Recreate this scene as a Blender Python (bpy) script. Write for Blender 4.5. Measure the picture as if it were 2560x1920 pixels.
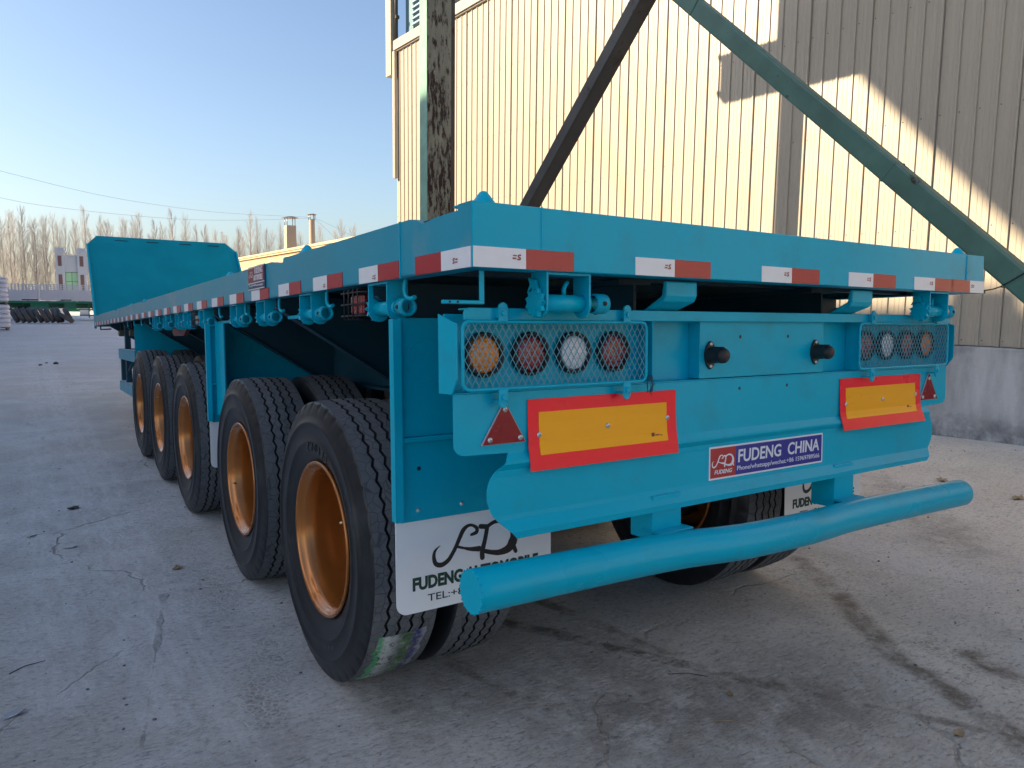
import bpy, bmesh, math, random
from mathutils import Vector, Matrix, Euler, noise
R = math.radians
rnd = random.Random(7)
sc = bpy.context.scene
for o in list(bpy.data.objects): bpy.data.objects.remove(o)
C = sc.collection

# ------------------------------------------------------------------ camera
cam = bpy.data.cameras.new('camera'); cam.lens = 25.695; cam.sensor_width = 36; cam.sensor_fit = 'HORIZONTAL'
cam.clip_start = 0.05; cam.clip_end = 2000
camo = bpy.data.objects.new('camera', cam); C.objects.link(camo); sc.camera = camo
CAM = Vector((-2.13448, -1.52101, 1.46192))
def cam_axes(yaw, pitch, roll):
    f = Vector((math.sin(yaw)*math.cos(pitch), math.cos(yaw)*math.cos(pitch), math.sin(pitch)))
    r = Vector((math.cos(yaw), -math.sin(yaw), 0)); u = r.cross(f)
    c, s = math.cos(roll), math.sin(roll)
    return c*r+s*u, -s*r+c*u, f
cr, cu, cf = cam_axes(.5835, -.1112, .0117)
camo.matrix_world = Matrix(((cr.x, cu.x, -cf.x, CAM.x), (cr.y, cu.y, -cf.y, CAM.y), (cr.z, cu.z, -cf.z, CAM.z), (0, 0, 0, 1)))

# ------------------------------------------------------------------ light
SUN_AZ, SUN_EL = R(25.3), R(26.6)        # from -X turned towards +Y
sdir = Vector((-math.cos(SUN_AZ)*math.cos(SUN_EL), math.sin(SUN_AZ)*math.cos(SUN_EL), math.sin(SUN_EL)))
w = bpy.data.worlds.new('World'); sc.world = w; w.use_nodes = True
wn = w.node_tree.nodes; wl = w.node_tree.links; wn.clear()
sky = wn.new('ShaderNodeTexSky'); sky.sky_type = 'NISHITA'; sky.sun_disc = False
sky.sun_elevation = SUN_EL; sky.sun_rotation = math.atan2(sdir.x, sdir.y)
sky.altitude = 50; sky.air_density = 1.0; sky.dust_density = 2.2; sky.ozone_density = 2.2
bg = wn.new('ShaderNodeBackground'); bg.inputs['Strength'].default_value = .092
wo = wn.new('ShaderNodeOutputWorld'); wl.new(sky.outputs[0], bg.inputs[0]); wl.new(bg.outputs[0], wo.inputs[0])
sl = bpy.data.lights.new('sun', 'SUN'); sl.energy = 5.0; sl.angle = R(.53); sl.color = (1, .77, .49)
so = bpy.data.objects.new('sun', sl); C.objects.link(so); so.rotation_euler = sdir.to_track_quat('Z', 'Y').to_euler()
so.location = (-20, 5, 30)
vs = sc.view_settings; vs.view_transform = 'Standard'; vs.look = 'None'; vs.gamma = 1; vs.use_curve_mapping = False
vs.exposure = 1.34
sc.render.engine = 'CYCLES'
cy = sc.cycles; cy.max_bounces = 7; cy.diffuse_bounces = 4; cy.glossy_bounces = 3; cy.transmission_bounces = 4; cy.transparent_max_bounces = 4; cy.caustics_reflective = False; cy.caustics_refractive = False
cy.use_adaptive_sampling = True; cy.adaptive_threshold = .02; cy.use_denoising = True

# ------------------------------------------------------------------ helpers
MATS = {}
def mat(name, col, rough=.5, metal=0, var=0., vscale=4, bump=0., bscale=40, dirt=None, spec=.5, coat=0, detail=4, coords='Object', stretch=(1,1,1), trans=0):
    m = bpy.data.materials.new(name); m.use_nodes = True; nt = m.node_tree; n = nt.nodes; l = nt.links
    b = n['Principled BSDF']; b.inputs['Base Color'].default_value = (*col, 1); b.inputs['Roughness'].default_value = rough
    b.inputs['Metallic'].default_value = metal; b.inputs['Specular IOR Level'].default_value = spec; b.inputs['Coat Weight'].default_value = coat
    b.inputs['Coat Roughness'].default_value = .12
    if trans: b.inputs['Transmission Weight'].default_value = trans
    MATS[name] = m
    tc = n.new('ShaderNodeTexCoord'); mp = n.new('ShaderNodeMapping'); mp.inputs['Scale'].default_value = stretch
    l.new(tc.outputs[coords], mp.inputs[0])
    last = None
    if var:
        t = n.new('ShaderNodeTexNoise'); t.inputs['Scale'].default_value = vscale; t.inputs['Detail'].default_value = detail; l.new(mp.outputs[0], t.inputs[0])
        mx = n.new('ShaderNodeMix'); mx.data_type = 'RGBA'
        mx.inputs[6].default_value = tuple(c*(1-var) for c in col)+(1,); mx.inputs[7].default_value = tuple(min(1, c*(1+var)) for c in col)+(1,)
        l.new(t.outputs[0], mx.inputs[0]); last = mx.outputs[2]
        mr = n.new('ShaderNodeMapRange'); mr.inputs[3].default_value = max(0, rough-.09); mr.inputs[4].default_value = min(1, rough+.09)
        l.new(t.outputs[0], mr.inputs[0]); l.new(mr.outputs[0], b.inputs['Roughness'])
    if dirt:
        dc, ds, lo, hi = dirt
        t = n.new('ShaderNodeTexNoise'); t.inputs['Scale'].default_value = ds; t.inputs['Detail'].default_value = 9; t.inputs['Roughness'].default_value = .65; l.new(mp.outputs[0], t.inputs[0])
        cr_ = n.new('ShaderNodeMapRange'); cr_.inputs[1].default_value = lo; cr_.inputs[2].default_value = hi; l.new(t.outputs[0], cr_.inputs[0])
        mx = n.new('ShaderNodeMix'); mx.data_type = 'RGBA'; mx.inputs[6].default_value = (*col, 1); mx.inputs[7].default_value = (*dc, 1)
        if last: l.new(last, mx.inputs[6])
        l.new(cr_.outputs[0], mx.inputs[0]); last = mx.outputs[2]
    if last: l.new(last, b.inputs['Base Color'])
    if bump:
        t = n.new('ShaderNodeTexNoise'); t.inputs['Scale'].default_value = bscale; t.inputs['Detail'].default_value = 5; l.new(mp.outputs[0], t.inputs[0])
        bp = n.new('ShaderNodeBump'); bp.inputs['Strength'].default_value = bump; bp.inputs['Distance'].default_value = .01
        l.new(t.outputs[0], bp.inputs['Height']); l.new(bp.outputs[0], b.inputs['Normal'])
    return m

class MB:
    """collects shapes and links them as ONE mesh object"""
    def __init__(s): s.v = []; s.f = []; s.mi = []; s.mats = []; s.cur = 0; s.sm = []
    def use(s, m):
        if m not in s.mats: s.mats.append(m)
        s.cur = s.mats.index(m); return s
    def add(s, vs, fs, smooth=False):
        o = len(s.v); s.v += [tuple(p) for p in vs]
        for f in fs: s.f.append([i+o for i in f]); s.mi.append(s.cur); s.sm.append(smooth)
        return s
    def box(s, a, b, M=None):
        x0, y0, z0 = a; x1, y1, z1 = b
        vs = [Vector(p) for p in ((x0,y0,z0),(x1,y0,z0),(x1,y1,z0),(x0,y1,z0),(x0,y0,z1),(x1,y0,z1),(x1,y1,z1),(x0,y1,z1))]
        if M: vs = [M @ p for p in vs]
        return s.add(vs, [(0,3,2,1),(4,5,6,7),(0,1,5,4),(1,2,6,5),(2,3,7,6),(3,0,4,7)])
    def prism(s, poly, ax, a, b, M=None):
        # poly: 2d points; ax: extrude axis index; other two axes in order
        n = len(poly); vs = []
        for h in (a, b):
            for p in poly:
                q = [0, 0, 0]; k = [i for i in range(3) if i != ax]; q[k[0]] = p[0]; q[k[1]] = p[1]; q[ax] = h
                vs.append(M @ Vector(q) if M else q)
        fs = [tuple(range(n)), tuple(range(2*n-1, n-1, -1))]+[(i, i+n, (i+1) % n+n, (i+1) % n) for i in range(n)]
        return s.add(vs, fs)
    def tube(s, pts, r, n=10, cap=True, smooth=True):
        pts = [Vector(p) for p in pts]; k = len(pts); rs = r if isinstance(r, (list, tuple)) else [r]*k
        up = None; vs = []
        for i, p in enumerate(pts):
            t = (pts[min(i+1, k-1)]-pts[max(i-1, 0)]).normalized()
            if up is None: up = t.orthogonal().normalized()
            up = (up-t*up.dot(t)).normalized(); sd = t.cross(up)
            for j in range(n):
                a = 2*math.pi*j/n; vs.append(p+(up*math.cos(a)+sd*math.sin(a))*rs[i])
        fs = [(i*n+j, i*n+(j+1) % n, (i+1)*n+(j+1) % n, (i+1)*n+j) for i in range(k-1) for j in range(n)]
        s.add(vs, fs, smooth)
        if cap:
            o = len(s.v)-len(vs)
            s.f.append([o+j for j in range(n-1, -1, -1)]); s.mi.append(s.cur); s.sm.append(False)
            s.f.append([o+(k-1)*n+j for j in range(n)]); s.mi.append(s.cur); s.sm.append(False)
        return s
    def lathe(s, prof, n=48, ax=0, M=None, smooth=True, closed=False):
        # prof: (r, a) a along axis
        vs = []; k = len(prof)
        for j in range(n):
            t = 2*math.pi*j/n
            for r_, a in prof:
                p = (a, r_*math.cos(t), r_*math.sin(t)) if ax == 0 else ((r_*math.cos(t), a, r_*math.sin(t)) if ax == 1 else (r_*math.cos(t), r_*math.sin(t), a))
                vs.append(M @ Vector(p) if M else p)
        kk = k if closed else k-1
        fs = [(j*k+i, j*k+(i+1) % k, ((j+1) % n)*k+(i+1) % k, ((j+1) % n)*k+i) for j in range(n) for i in range(kk)]
        return s.add(vs, fs, smooth)
    def ball(s, c, r, n=8, sc3=(1,1,1), jit=0, rg=rnd):
        vs = []; fs = []; m = n//2+1
        for i in range(m+1):
            t = math.pi*i/m
            for j in range(n):
                a = 2*math.pi*j/n; q = r*(1+jit*rg.uniform(-1, 1))
                vs.append((c[0]+sc3[0]*q*math.sin(t)*math.cos(a), c[1]+sc3[1]*q*math.sin(t)*math.sin(a), c[2]+sc3[2]*q*math.cos(t)))
        for i in range(m):
            for j in range(n): fs.append((i*n+j, (i+1)*n+j, (i+1)*n+(j+1) % n, i*n+(j+1) % n))
        return s.add(vs, fs, True)
    def mesh(s, name):
        me = bpy.data.meshes.new(name); me.from_pydata(s.v, [], s.f); 
        for m in s.mats: me.materials.append(m)
        me.polygons.foreach_set('material_index', s.mi); me.polygons.foreach_set('use_smooth', s.sm); me.update()
        bm = bmesh.new(); bm.from_mesh(me); bmesh.ops.recalc_face_normals(bm, faces=bm.faces); bm.to_mesh(me); bm.free()
        return me
    def build(s, name, m=None, parent=None, bevel=0, loc=None):
        if m is not None and not s.mats: s.mats = [m]
        me = s.mesh(name); return obj(name, me, parent, bevel, loc)
def obj(name, me, parent=None, bevel=0, loc=None):
    o = bpy.data.objects.new(name, me); C.objects.link(o)
    if parent: o.parent = parent
    if loc: o.location = loc
    if bevel:
        b = o.modifiers.new('bevel', 'BEVEL'); b.width = bevel; b.segments = 2; b.limit_method = 'ANGLE'; b.angle_limit = R(40); b.harden_normals = False
    return o
def tag(o, label, cat, group=None):
    o['label'] = label; o['category'] = cat
    if group: o['group'] = group
    return o
def thing(name, label, cat, loc=(0,0,0), rz=0, group=None):
    o = bpy.data.objects.new(name, None); C.objects.link(o); o.location = loc; o.rotation_euler = (0, 0, rz); o.empty_display_size = .2
    return tag(o, label, cat, group)
def part_empty(name, parent, loc=(0,0,0), rot=(0,0,0)):
    o = bpy.data.objects.new(name, None); C.objects.link(o); o.parent = parent; o.location = loc; o.rotation_euler = rot; o.empty_display_size = .1
    return o
def dup(o, parent=None, loc=None):
    c = o.copy(); C.objects.link(c); c.parent = parent
    if loc is not None: c.location = loc
    for ch in list(o.children): dup(ch, c)
    return c
def text_mesh(name, s, wdt, hgt, m, bold=0., shear=0., depth=.0006):
    cu_ = bpy.data.curves.new('t', 'FONT'); cu_.body = s; cu_.size = 1; cu_.extrude = .001; cu_.offset = bold; cu_.shear = shear; cu_.resolution_u = 3
    o = bpy.data.objects.new('t', cu_); C.objects.link(o)
    dg = bpy.context.evaluated_depsgraph_get(); me = bpy.data.meshes.new_from_object(o.evaluated_get(dg)); bpy.data.objects.remove(o)
    xs = [v.co.x for v in me.vertices]; ys = [v.co.y for v in me.vertices]
    x0, x1, y0, y1 = min(xs), max(xs), min(ys), max(ys)
    for v in me.vertices:
        v.co = ((v.co.x-x0)/(x1-x0)*wdt, (v.co.y-y0)/(y1-y0)*hgt, v.co.z*depth/.001)
    me.materials.clear(); me.materials.append(m); me.name = name; return me
def put_text(name, s, wdt, hgt, m, parent, loc, rot, **k):
    o = obj(name, text_mesh(name, s, wdt, hgt, m, **k), parent); o.location = loc; o.rotation_euler = rot; return o
REAR = (R(90), 0, 0)          # text reads from behind the trailer
LEFT = (R(90), 0, R(-90))     # text reads from the trailer's left side
def sm01(t): t = max(0, min(1, t)); return t*t*(3-2*t)
def G(x, y):
    t = max(-4., min(y-1.19, 11.)) + (sm01((y-12.19)/12)*1.2)
    return -.0255*t-.0087*max(-3, min(x+1.22, 2.6))

# ------------------------------------------------------------------ materials
TEAL = (.0, .41, .59)
M_paint = mat('teal_paint', TEAL, .30, var=.08, vscale=2.5, bump=.04, bscale=170, spec=.17, dirt=((.02,.31,.43), 5, .52, .8))
M_paintd = mat('dusty_teal_paint', (.01, .29, .42), .34, var=.12, vscale=5, bump=.05, bscale=120, dirt=((.25,.33,.38), 3, .55, .9), spec=.4)
M_head = mat('dented_teal_paint', (.001, .30, .42), .36, var=.2, vscale=2.2, detail=2, bump=.25, bscale=2.5, spec=.2)
M_dark = mat('shade_dark_teal', (.003, .050, .085), .6, var=.3, vscale=6)  # same teal as the body, darkened to paint in underdeck shade
M_black = mat('black_rubber', (.012, .012, .014), .5, var=.2)
M_tread = mat('dusty_tread', (.125, .133, .145), .85, var=.35, vscale=30, bump=.3, bscale=220)
M_side = mat('tyre_sidewall', (.013, .015, .019), .40, var=.3, vscale=12, dirt=((.045,.047,.052), 6, .55, .85), spec=.38)
M_groove = mat('tread_groove', (.010, .010, .011), .9)
M_letter = mat('tyre_lettering', (.035, .037, .042), .3)
M_gold = mat('copper_gold_paint', (.44, .155, .032), .24, metal=.55, var=.06, vscale=5, coat=.4)
M_white = mat('white_sheet', (.86, .87, .88), .45, var=.04)
M_blackink = mat('black_print', (.008, .008, .010), .5)
M_green = mat('green_print', (.004, .045, .03), .5)
M_whitetape = mat('white_reflective', (.78, .80, .84), .35, var=.06, vscale=30)
M_redtape = mat('red_reflective', (.40, .03, .04), .32, var=.12, vscale=12)
M_tapeink = mat('tape_print', (.33, .05, .05), .5)
M_amber = mat('amber_lens', (.70, .24, .03), .10, var=.35, vscale=60, bump=.35, bscale=60, coat=.8)
M_redlens = mat('red_lens', (.24, .012, .02), .10, var=.5, vscale=60, bump=.35, bscale=60, coat=.8)
M_clear = mat('clear_lens', (.70, .74, .80), .10, var=.25, vscale=60, bump=.35, bscale=60, coat=.8)
M_brdred = mat('board_red', (.95, .006, .03), .3, var=.04, vscale=6, spec=.3)
M_brdyel = mat('board_yellow', (1, .41, .003), .3, var=.06, vscale=7, spec=.3, stretch=(1, 1, 6))  # faint horizontal bands painted in for reflections
M_tri = mat('triangle_reflector', (.24, .002, .014), .25, var=.10, vscale=30, spec=.3)
M_trib = mat('triangle_rim', (.45, .36, .38), .35)
M_rivet = mat('rivet_metal', (.62, .63, .64), .3, metal=.7)
M_blue = mat('sticker_blue', (.012, .014, .27), .3, coat=.2)
M_stred = mat('sticker_red', (.42, .012, .025), .3, coat=.2)
M_stwhite = mat('sticker_white', (.75, .77, .82), .35)
M_signred = mat('sign_red', (.26, .035, .04), .4, var=.1)
M_signblue = mat('sign_blue', (.05, .05, .12), .4)
M_brass = mat('valve_brass', (.6, .5, .3), .3, metal=.9)
M_steel = mat('bare_steel', (.22, .22, .23), .4, metal=.7)
M_wood = mat('weathered_plank', (.22, .19, .15), .7, var=.3, vscale=10, stretch=(1, 12, 12), bump=.2, bscale=30)
M_cream = mat('cream_cladding', (.37, .335, .28), .42, var=.05, vscale=1.5, stretch=(4, 4, .35), dirt=((.31,.28,.235), 2.2, .62, .9))
M_seam = mat('cladding_screw', (.06, .05, .05), .5)
M_bluefr = mat('blue_window_frame', (.12, .24, .30), .5, var=.1)
M_louvre = mat('blue_louvre', (.20, .30, .40), .5, var=.1)
M_shedtan = mat('tan_sheet', (.62, .46, .28), .5, var=.06, stretch=(.3, .3, 6))
M_trunk = mat('hazed_bark', (.27, .25, .235), .8, var=.3, vscale=6)  # bark and twig colours paled to paint in distance haze
M_twig = mat('hazed_twig', (.40, .375, .355), .8, var=.25, vscale=2)
M_lilac = mat('pale_render', (.60, .61, .63), .6, var=.05)
M_brick = mat('red_brown_tile', (.22, .12, .11), .6, var=.15)
M_gglass = mat('green_glass', (.45, .74, .44), .3, var=.1)
M_bags = mat('white_sacks', (.62, .64, .70), .55, var=.10, vscale=5, bump=.3, bscale=14)
M_sidew = mat('white_side_boards', (.60, .62, .68), .5, var=.05)
M_chgreen = mat('green_chassis', (.015, .17, .10), .5, var=.2)
# gentle sheet-metal ripple under the paint's own texture
for m_ in (M_paint, M_paintd):
    n = m_.node_tree.nodes; l = m_.node_tree.links; b = n['Principled BSDF']; bp0 = b.inputs['Normal'].links[0].from_node
    t = n.new('ShaderNodeTexNoise'); t.inputs['Scale'].default_value = 2.6; t.inputs['Detail'].default_value = 1.5; tc = n.new('ShaderNodeTexCoord'); l.new(tc.outputs['Object'], t.inputs[0])
    bp = n.new('ShaderNodeBump'); bp.inputs['Strength'].default_value = .22; bp.inputs['Distance'].default_value = .03; l.new(t.outputs[0], bp.inputs['Height']); l.new(bp0.outputs[0], bp.inputs['Normal']); l.new(bp.outputs[0], b.inputs['Normal'])
TRACKS = [(-.37,1.19,.18,.12,.022,.03,1.), (.18,.12,.62,-.62,.012,.03,.8), (-.08,1.33,.03,.56,.016,.03,.8), (-.78,1.06,-.62,.20,.02,.035,.8),
  (.83,.06,.65,-.33,.035,.05,1.), (1.26,.56,.91,.15,.03,.05,.9), (1.1,-.17,1.04,-.29,.04,.04,1.), (.62,-.43,.5,-.62,.04,.05,1.), (1.56,1.0,1.31,.63,.03,.06,.7),
  (-.5,.30,.20,.0,.16,.30,.65), (-1.0,.75,-.2,.6,.12,.30,.5), (-1.36,1.51,-1.52,.95,.06,.03,.4,1), (-1.40,2.73,-1.40,2.1,.07,.03,.4,1), (1.05,-.02,1.0,-.35,.07,.04,.6,1), (.86,.1,.78,-.2,.05,.04,.6,1), (-1.64,2.4,-1.9,1.0,.006,.008,.7), (1.9,2.2,3.5,3.5,.12,.2,.4), (2.6,.6,4.0,2.0,.10,.2,.4)]  # wide soft entries by the rear: stain, enlarged to carry the trailer's shade
# ------------------------------------------------------------------ layered materials
def nodes_of(name, rough=.7):
    m = bpy.data.materials.new(name); m.use_nodes = True; MATS[name] = m
    nt = m.node_tree; b = nt.nodes['Principled BSDF']; b.inputs['Roughness'].default_value = rough
    return m, nt.nodes, nt.links, b
def N(n, t, **k):
    q = n.new(t)
    for a, v in k.items():
        if a in ('operation', 'data_type', 'feature', 'blend_type', 'noise_dimensions', 'wave_type', 'bands_direction', 'wave_profile'): setattr(q, a, v)
    return q
def noise_n(n, l, vec, scale, detail=6, rough=.55, dist=0):
    t = n.new('ShaderNodeTexNoise'); t.inputs['Scale'].default_value = scale; t.inputs['Detail'].default_value = detail
    t.inputs['Roughness'].default_value = rough; t.inputs['Distortion'].default_value = dist; l.new(vec, t.inputs[0]); return t.outputs[0]
def rng(n, l, v, a, b, c=0., d=1.):
    t = n.new('ShaderNodeMapRange'); t.inputs[1].default_value = a; t.inputs[2].default_value = b; t.inputs[3].default_value = c; t.inputs[4].default_value = d
    l.new(v, t.inputs[0]); return t.outputs[0]
def mixc(n, l, fac, a, b):
    t = n.new('ShaderNodeMix'); t.data_type = 'RGBA'
    for s, i in ((fac, 0), (a, 6), (b, 7)):
        if isinstance(s, (int, float)): t.inputs[i].default_value = s
        elif isinstance(s, tuple): t.inputs[i].default_value = (*s, 1)
        else: l.new(s, t.inputs[i])
    return t.outputs[2]
def mth(n, l, op, a, b=None):
    t = n.new('ShaderNodeMath'); t.operation = op
    for s, i in ((a, 0), (b, 1)):
        if s is None: continue
        if isinstance(s, (int, float)): t.inputs[i].default_value = s
        else: l.new(s, t.inputs[i])
    return t.outputs[0]
def mapping(n, l, vec, sc3=(1,1,1), rot=(0,0,0), loc=(0,0,0)):
    t = n.new('ShaderNodeMapping'); t.inputs['Scale'].default_value = sc3; t.inputs['Rotation'].default_value = rot; t.inputs['Location'].default_value = loc
    l.new(vec, t.inputs[0]); return t.outputs[0]
def rusty(name, paint, rust, lo, hi, stretch, scale):
    m, n, l, b = nodes_of(name)
    oc = n.new('ShaderNodeTexCoord').outputs['Object']; v = mapping(n, l, oc, stretch)
    a = noise_n(n, l, v, scale, 10, .72); a2 = noise_n(n, l, oc, scale*.22, 4)
    f = rng(n, l, mth(n, l, 'ADD', a, mth(n, l, 'MULTIPLY', a2, .55)), lo, hi)
    dust = mixc(n, l, rng(n, l, noise_n(n, l, v, scale*.5, 5), .35, .7), tuple(c*.82 for c in paint), tuple(min(1, c*1.2) for c in paint))
    l.new(mixc(n, l, f, dust, mixc(n, l, a, tuple(c*.4 for c in rust), rust)), b.inputs['Base Color'])
    l.new(rng(n, l, f, 0, 1, .45, .9), b.inputs['Roughness'])
    bp = n.new('ShaderNodeBump'); bp.inputs['Strength'].default_value = .25; bp.inputs['Distance'].default_value = .01; l.new(f, bp.inputs['Height']); l.new(bp.outputs[0], b.inputs['Normal'])
    return m
M_rustcol = rusty('rusty_cream_paint', (.22, .22, .17), (.045, .022, .018), .76, .84, (5, 5, 1.1), 5)
M_rustgrn = rusty('green_steel_paint', (.060, .150, .125), (.05, .025, .018), .93, 1.0, (1, 1, 1), 9)
M_flgrn = rusty('pale_green_paint', (.21, .42, .33), (.08, .05, .04), .98, 1.05, (1, 1, 1), 9)
M_dkbr = rusty('dark_brown_steel', (.050, .050, .048), (.06, .04, .035), .82, .95, (1, 1, 1), 7)

nt = M_tread.node_tree; n, l = nt.nodes, nt.links; b = n['Principled BSDF']
oc = n.new('ShaderNodeTexCoord').outputs['Object']; vo = n.new('ShaderNodeTexVoronoi'); vo.feature = 'DISTANCE_TO_EDGE'; vo.inputs['Scale'].default_value = 24; l.new(oc, vo.inputs[0])
src = b.inputs['Base Color'].links[0].from_socket; l.new(mixc(n, l, rng(n, l, vo.outputs['Distance'], .045, .015, 0, .75), src, (.05, .052, .058)), b.inputs['Base Color'])
# stained concrete plinth
M_plinth, n, l, b = nodes_of('stained_concrete', .85)
oc = n.new('ShaderNodeTexCoord').outputs['Object']
st = noise_n(n, l, mapping(n, l, oc, (2.5, 2.5, .5)), 2.2, 8, .6); bl = noise_n(n, l, oc, 1.3, 6, .6); fn = noise_n(n, l, oc, 26, 6, .7)
c0 = mixc(n, l, rng(n, l, st, .35, .68), (.32, .325, .335), (.52, .525, .535)); c0 = mixc(n, l, rng(n, l, bl, .5, .68), c0, (.19, .195, .205))
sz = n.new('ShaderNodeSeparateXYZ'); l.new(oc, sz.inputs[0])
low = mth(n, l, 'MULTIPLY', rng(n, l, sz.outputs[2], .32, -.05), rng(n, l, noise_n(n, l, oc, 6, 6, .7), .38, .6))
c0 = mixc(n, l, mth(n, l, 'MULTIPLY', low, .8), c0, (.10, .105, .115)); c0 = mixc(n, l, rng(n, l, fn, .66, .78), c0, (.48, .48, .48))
l.new(c0, b.inputs['Base Color'])
bp = n.new('ShaderNodeBump'); bp.inputs['Strength'].default_value = .35; bp.inputs['Distance'].default_value = .02; l.new(fn, bp.inputs['Height']); l.new(bp.outputs[0], b.inputs['Normal'])

# yard ground: worn concrete, dried mud, cracks, tyre marks, ice patches, painted bounce and shade
M_ground, n, l, b = nodes_of('worn_yard_concrete', .8)
oc = n.new('ShaderNodeTexCoord').outputs['Object']
big = noise_n(n, l, oc, .35, 6, .6); mid = noise_n(n, l, oc, 1.6, 8, .62, .3); fine = noise_n(n, l, oc, 14, 8, .7); grit = noise_n(n, l, oc, 90, 4, .6)
ridg = noise_n(n, l, mapping(n, l, oc, (1, 3.4, 1), (0, 0, R(62))), 13, 9, .74, .7)
col = mixc(n, l, rng(n, l, mid, .36, .66), (.55, .535, .515), (.80, .785, .765))
col = mixc(n, l, mth(n, l, 'MULTIPLY', rng(n, l, big, .46, .66), .7), col, (.56, .50, .43))
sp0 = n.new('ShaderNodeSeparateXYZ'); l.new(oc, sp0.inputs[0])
sandy_bounce = rng(n, l, mth(n, l, 'ADD', sp0.outputs[0], mth(n, l, 'MULTIPLY', mid, 3)), 2.2, 4.6, 0, .8)  # tan soil near the wall, lightened to hold the wall's warm bounce
col = mixc(n, l, sandy_bounce, col, mixc(n, l, mid, (.70, .61, .50), (.92, .85, .74)))
col = mixc(n, l, rng(n, l, fine, .52, .74, 0, .55), col, (.58, .575, .57))
grain = noise_n(n, l, mapping(n, l, oc, (1, 1.6, 1), (0, 0, R(57))), 42, 7, .68)
col = mixc(n, l, rng(n, l, grain, .47, .33, 0, .7), col, (.24, .23, .22)); col = mixc(n, l, rng(n, l, grain, .57, .68, 0, .6), col, (.86, .85, .84))
col = mixc(n, l, rng(n, l, ridg, .55, .66, 0, .8), col, (.26, .25, .245))
col = mixc(n, l, rng(n, l, grit, .66, .75, 0, .7), col, (.13, .125, .12))
sep = n.new('ShaderNodeSeparateXYZ'); l.new(oc, sep.inputs[0]); X_, Y_ = sep.outputs[0], sep.outputs[1]
wob = mth(n, l, 'SUBTRACT', noise_n(n, l, oc, 2.3, 5, .6), .5)
brk = rng(n, l, noise_n(n, l, oc, 5.5, 8, .75), .40, .58)
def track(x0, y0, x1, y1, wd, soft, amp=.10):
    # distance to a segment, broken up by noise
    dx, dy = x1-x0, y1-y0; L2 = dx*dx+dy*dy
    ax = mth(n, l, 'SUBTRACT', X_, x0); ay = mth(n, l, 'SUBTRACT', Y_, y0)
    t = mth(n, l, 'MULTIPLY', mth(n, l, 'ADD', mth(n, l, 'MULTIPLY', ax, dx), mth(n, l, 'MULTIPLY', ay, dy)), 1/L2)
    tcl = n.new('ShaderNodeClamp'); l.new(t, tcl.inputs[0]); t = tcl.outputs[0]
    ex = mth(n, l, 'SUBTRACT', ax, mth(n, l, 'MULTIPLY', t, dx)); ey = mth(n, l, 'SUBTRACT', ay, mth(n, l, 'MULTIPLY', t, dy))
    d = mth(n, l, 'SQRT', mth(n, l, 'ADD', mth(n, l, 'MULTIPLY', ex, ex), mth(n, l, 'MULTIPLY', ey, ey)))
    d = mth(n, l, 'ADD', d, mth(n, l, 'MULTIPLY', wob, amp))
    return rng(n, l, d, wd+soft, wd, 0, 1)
mud_and_shade = None
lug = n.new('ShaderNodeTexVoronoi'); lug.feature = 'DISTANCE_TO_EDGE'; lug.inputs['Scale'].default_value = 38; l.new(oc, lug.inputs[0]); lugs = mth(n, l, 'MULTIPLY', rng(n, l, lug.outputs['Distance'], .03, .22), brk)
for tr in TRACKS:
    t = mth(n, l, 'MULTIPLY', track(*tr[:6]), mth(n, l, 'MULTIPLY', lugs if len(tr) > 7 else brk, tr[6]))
    mud_and_shade = t if mud_and_shade is None else mth(n, l, 'MAXIMUM', mud_and_shade, t)
col = mixc(n, l, mth(n, l, 'MULTIPLY', mud_and_shade, .9), col, (.17, .145, .12))
pale = None
for tr in ((-1.78, 30, -1.78, 1.2, .10, .10, .5), (-2.15, 30, -2.1, 1.5, .08, .12, .4), (-1.55, 12, -1.62, .2, .03, .04, .45), (2.6, 9, 2.0, .4, .12, .2, .35)):
    t = mth(n, l, 'MULTIPLY', track(*tr[:6]), mth(n, l, 'MULTIPLY', rng(n, l, noise_n(n, l, mapping(n, l, oc, (6, 1, 1)), 3, 6, .65), .38, .62), tr[6]))
    pale = t if pale is None else mth(n, l, 'MAXIMUM', pale, t)
col = mixc(n, l, pale, col, (.86, .85, .83))
vor = n.new('ShaderNodeTexVoronoi'); vor.feature = 'DISTANCE_TO_EDGE'; vor.inputs['Scale'].default_value = .55
vd = n.new('ShaderNodeVectorMath'); vd.operation = 'ADD'; nv = n.new('ShaderNodeTexNoise'); nv.inputs['Scale'].default_value = 1.3; nv.inputs['Detail'].default_value = 6; l.new(oc, nv.inputs[0])
sv = n.new('ShaderNodeVectorMath'); sv.operation = 'SCALE'; sv.inputs['Scale'].default_value = .9; l.new(nv.outputs[1], sv.inputs[0]); l.new(oc, vd.inputs[0]); l.new(sv.outputs[0], vd.inputs[1]); l.new(vd.outputs[0], vor.inputs[0])
crk = mth(n, l, 'MULTIPLY', rng(n, l, vor.outputs['Distance'], .007, .002), rng(n, l, noise_n(n, l, oc, .9, 4), .48, .6))
col = mixc(n, l, mth(n, l, 'MULTIPLY', crk, .22), col, (.16, .15, .14))
ice = mth(n, l, 'MULTIPLY', rng(n, l, noise_n(n, l, mapping(n, l, oc, (.22, .6, 1)), 1.1, 6, .6), .53, .62), rng(n, l, Y_, 9, 22, 0, .75))
col = mixc(n, l, ice, col, (.72, .73, .75))
col = mixc(n, l, rng(n, l, Y_, 8, 26, 0, .55), col, (.52, .515, .51))
l.new(col, b.inputs['Base Color']); l.new(rng(n, l, mid, .3, .7, .65, .9), b.inputs['Roughness'])
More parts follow.
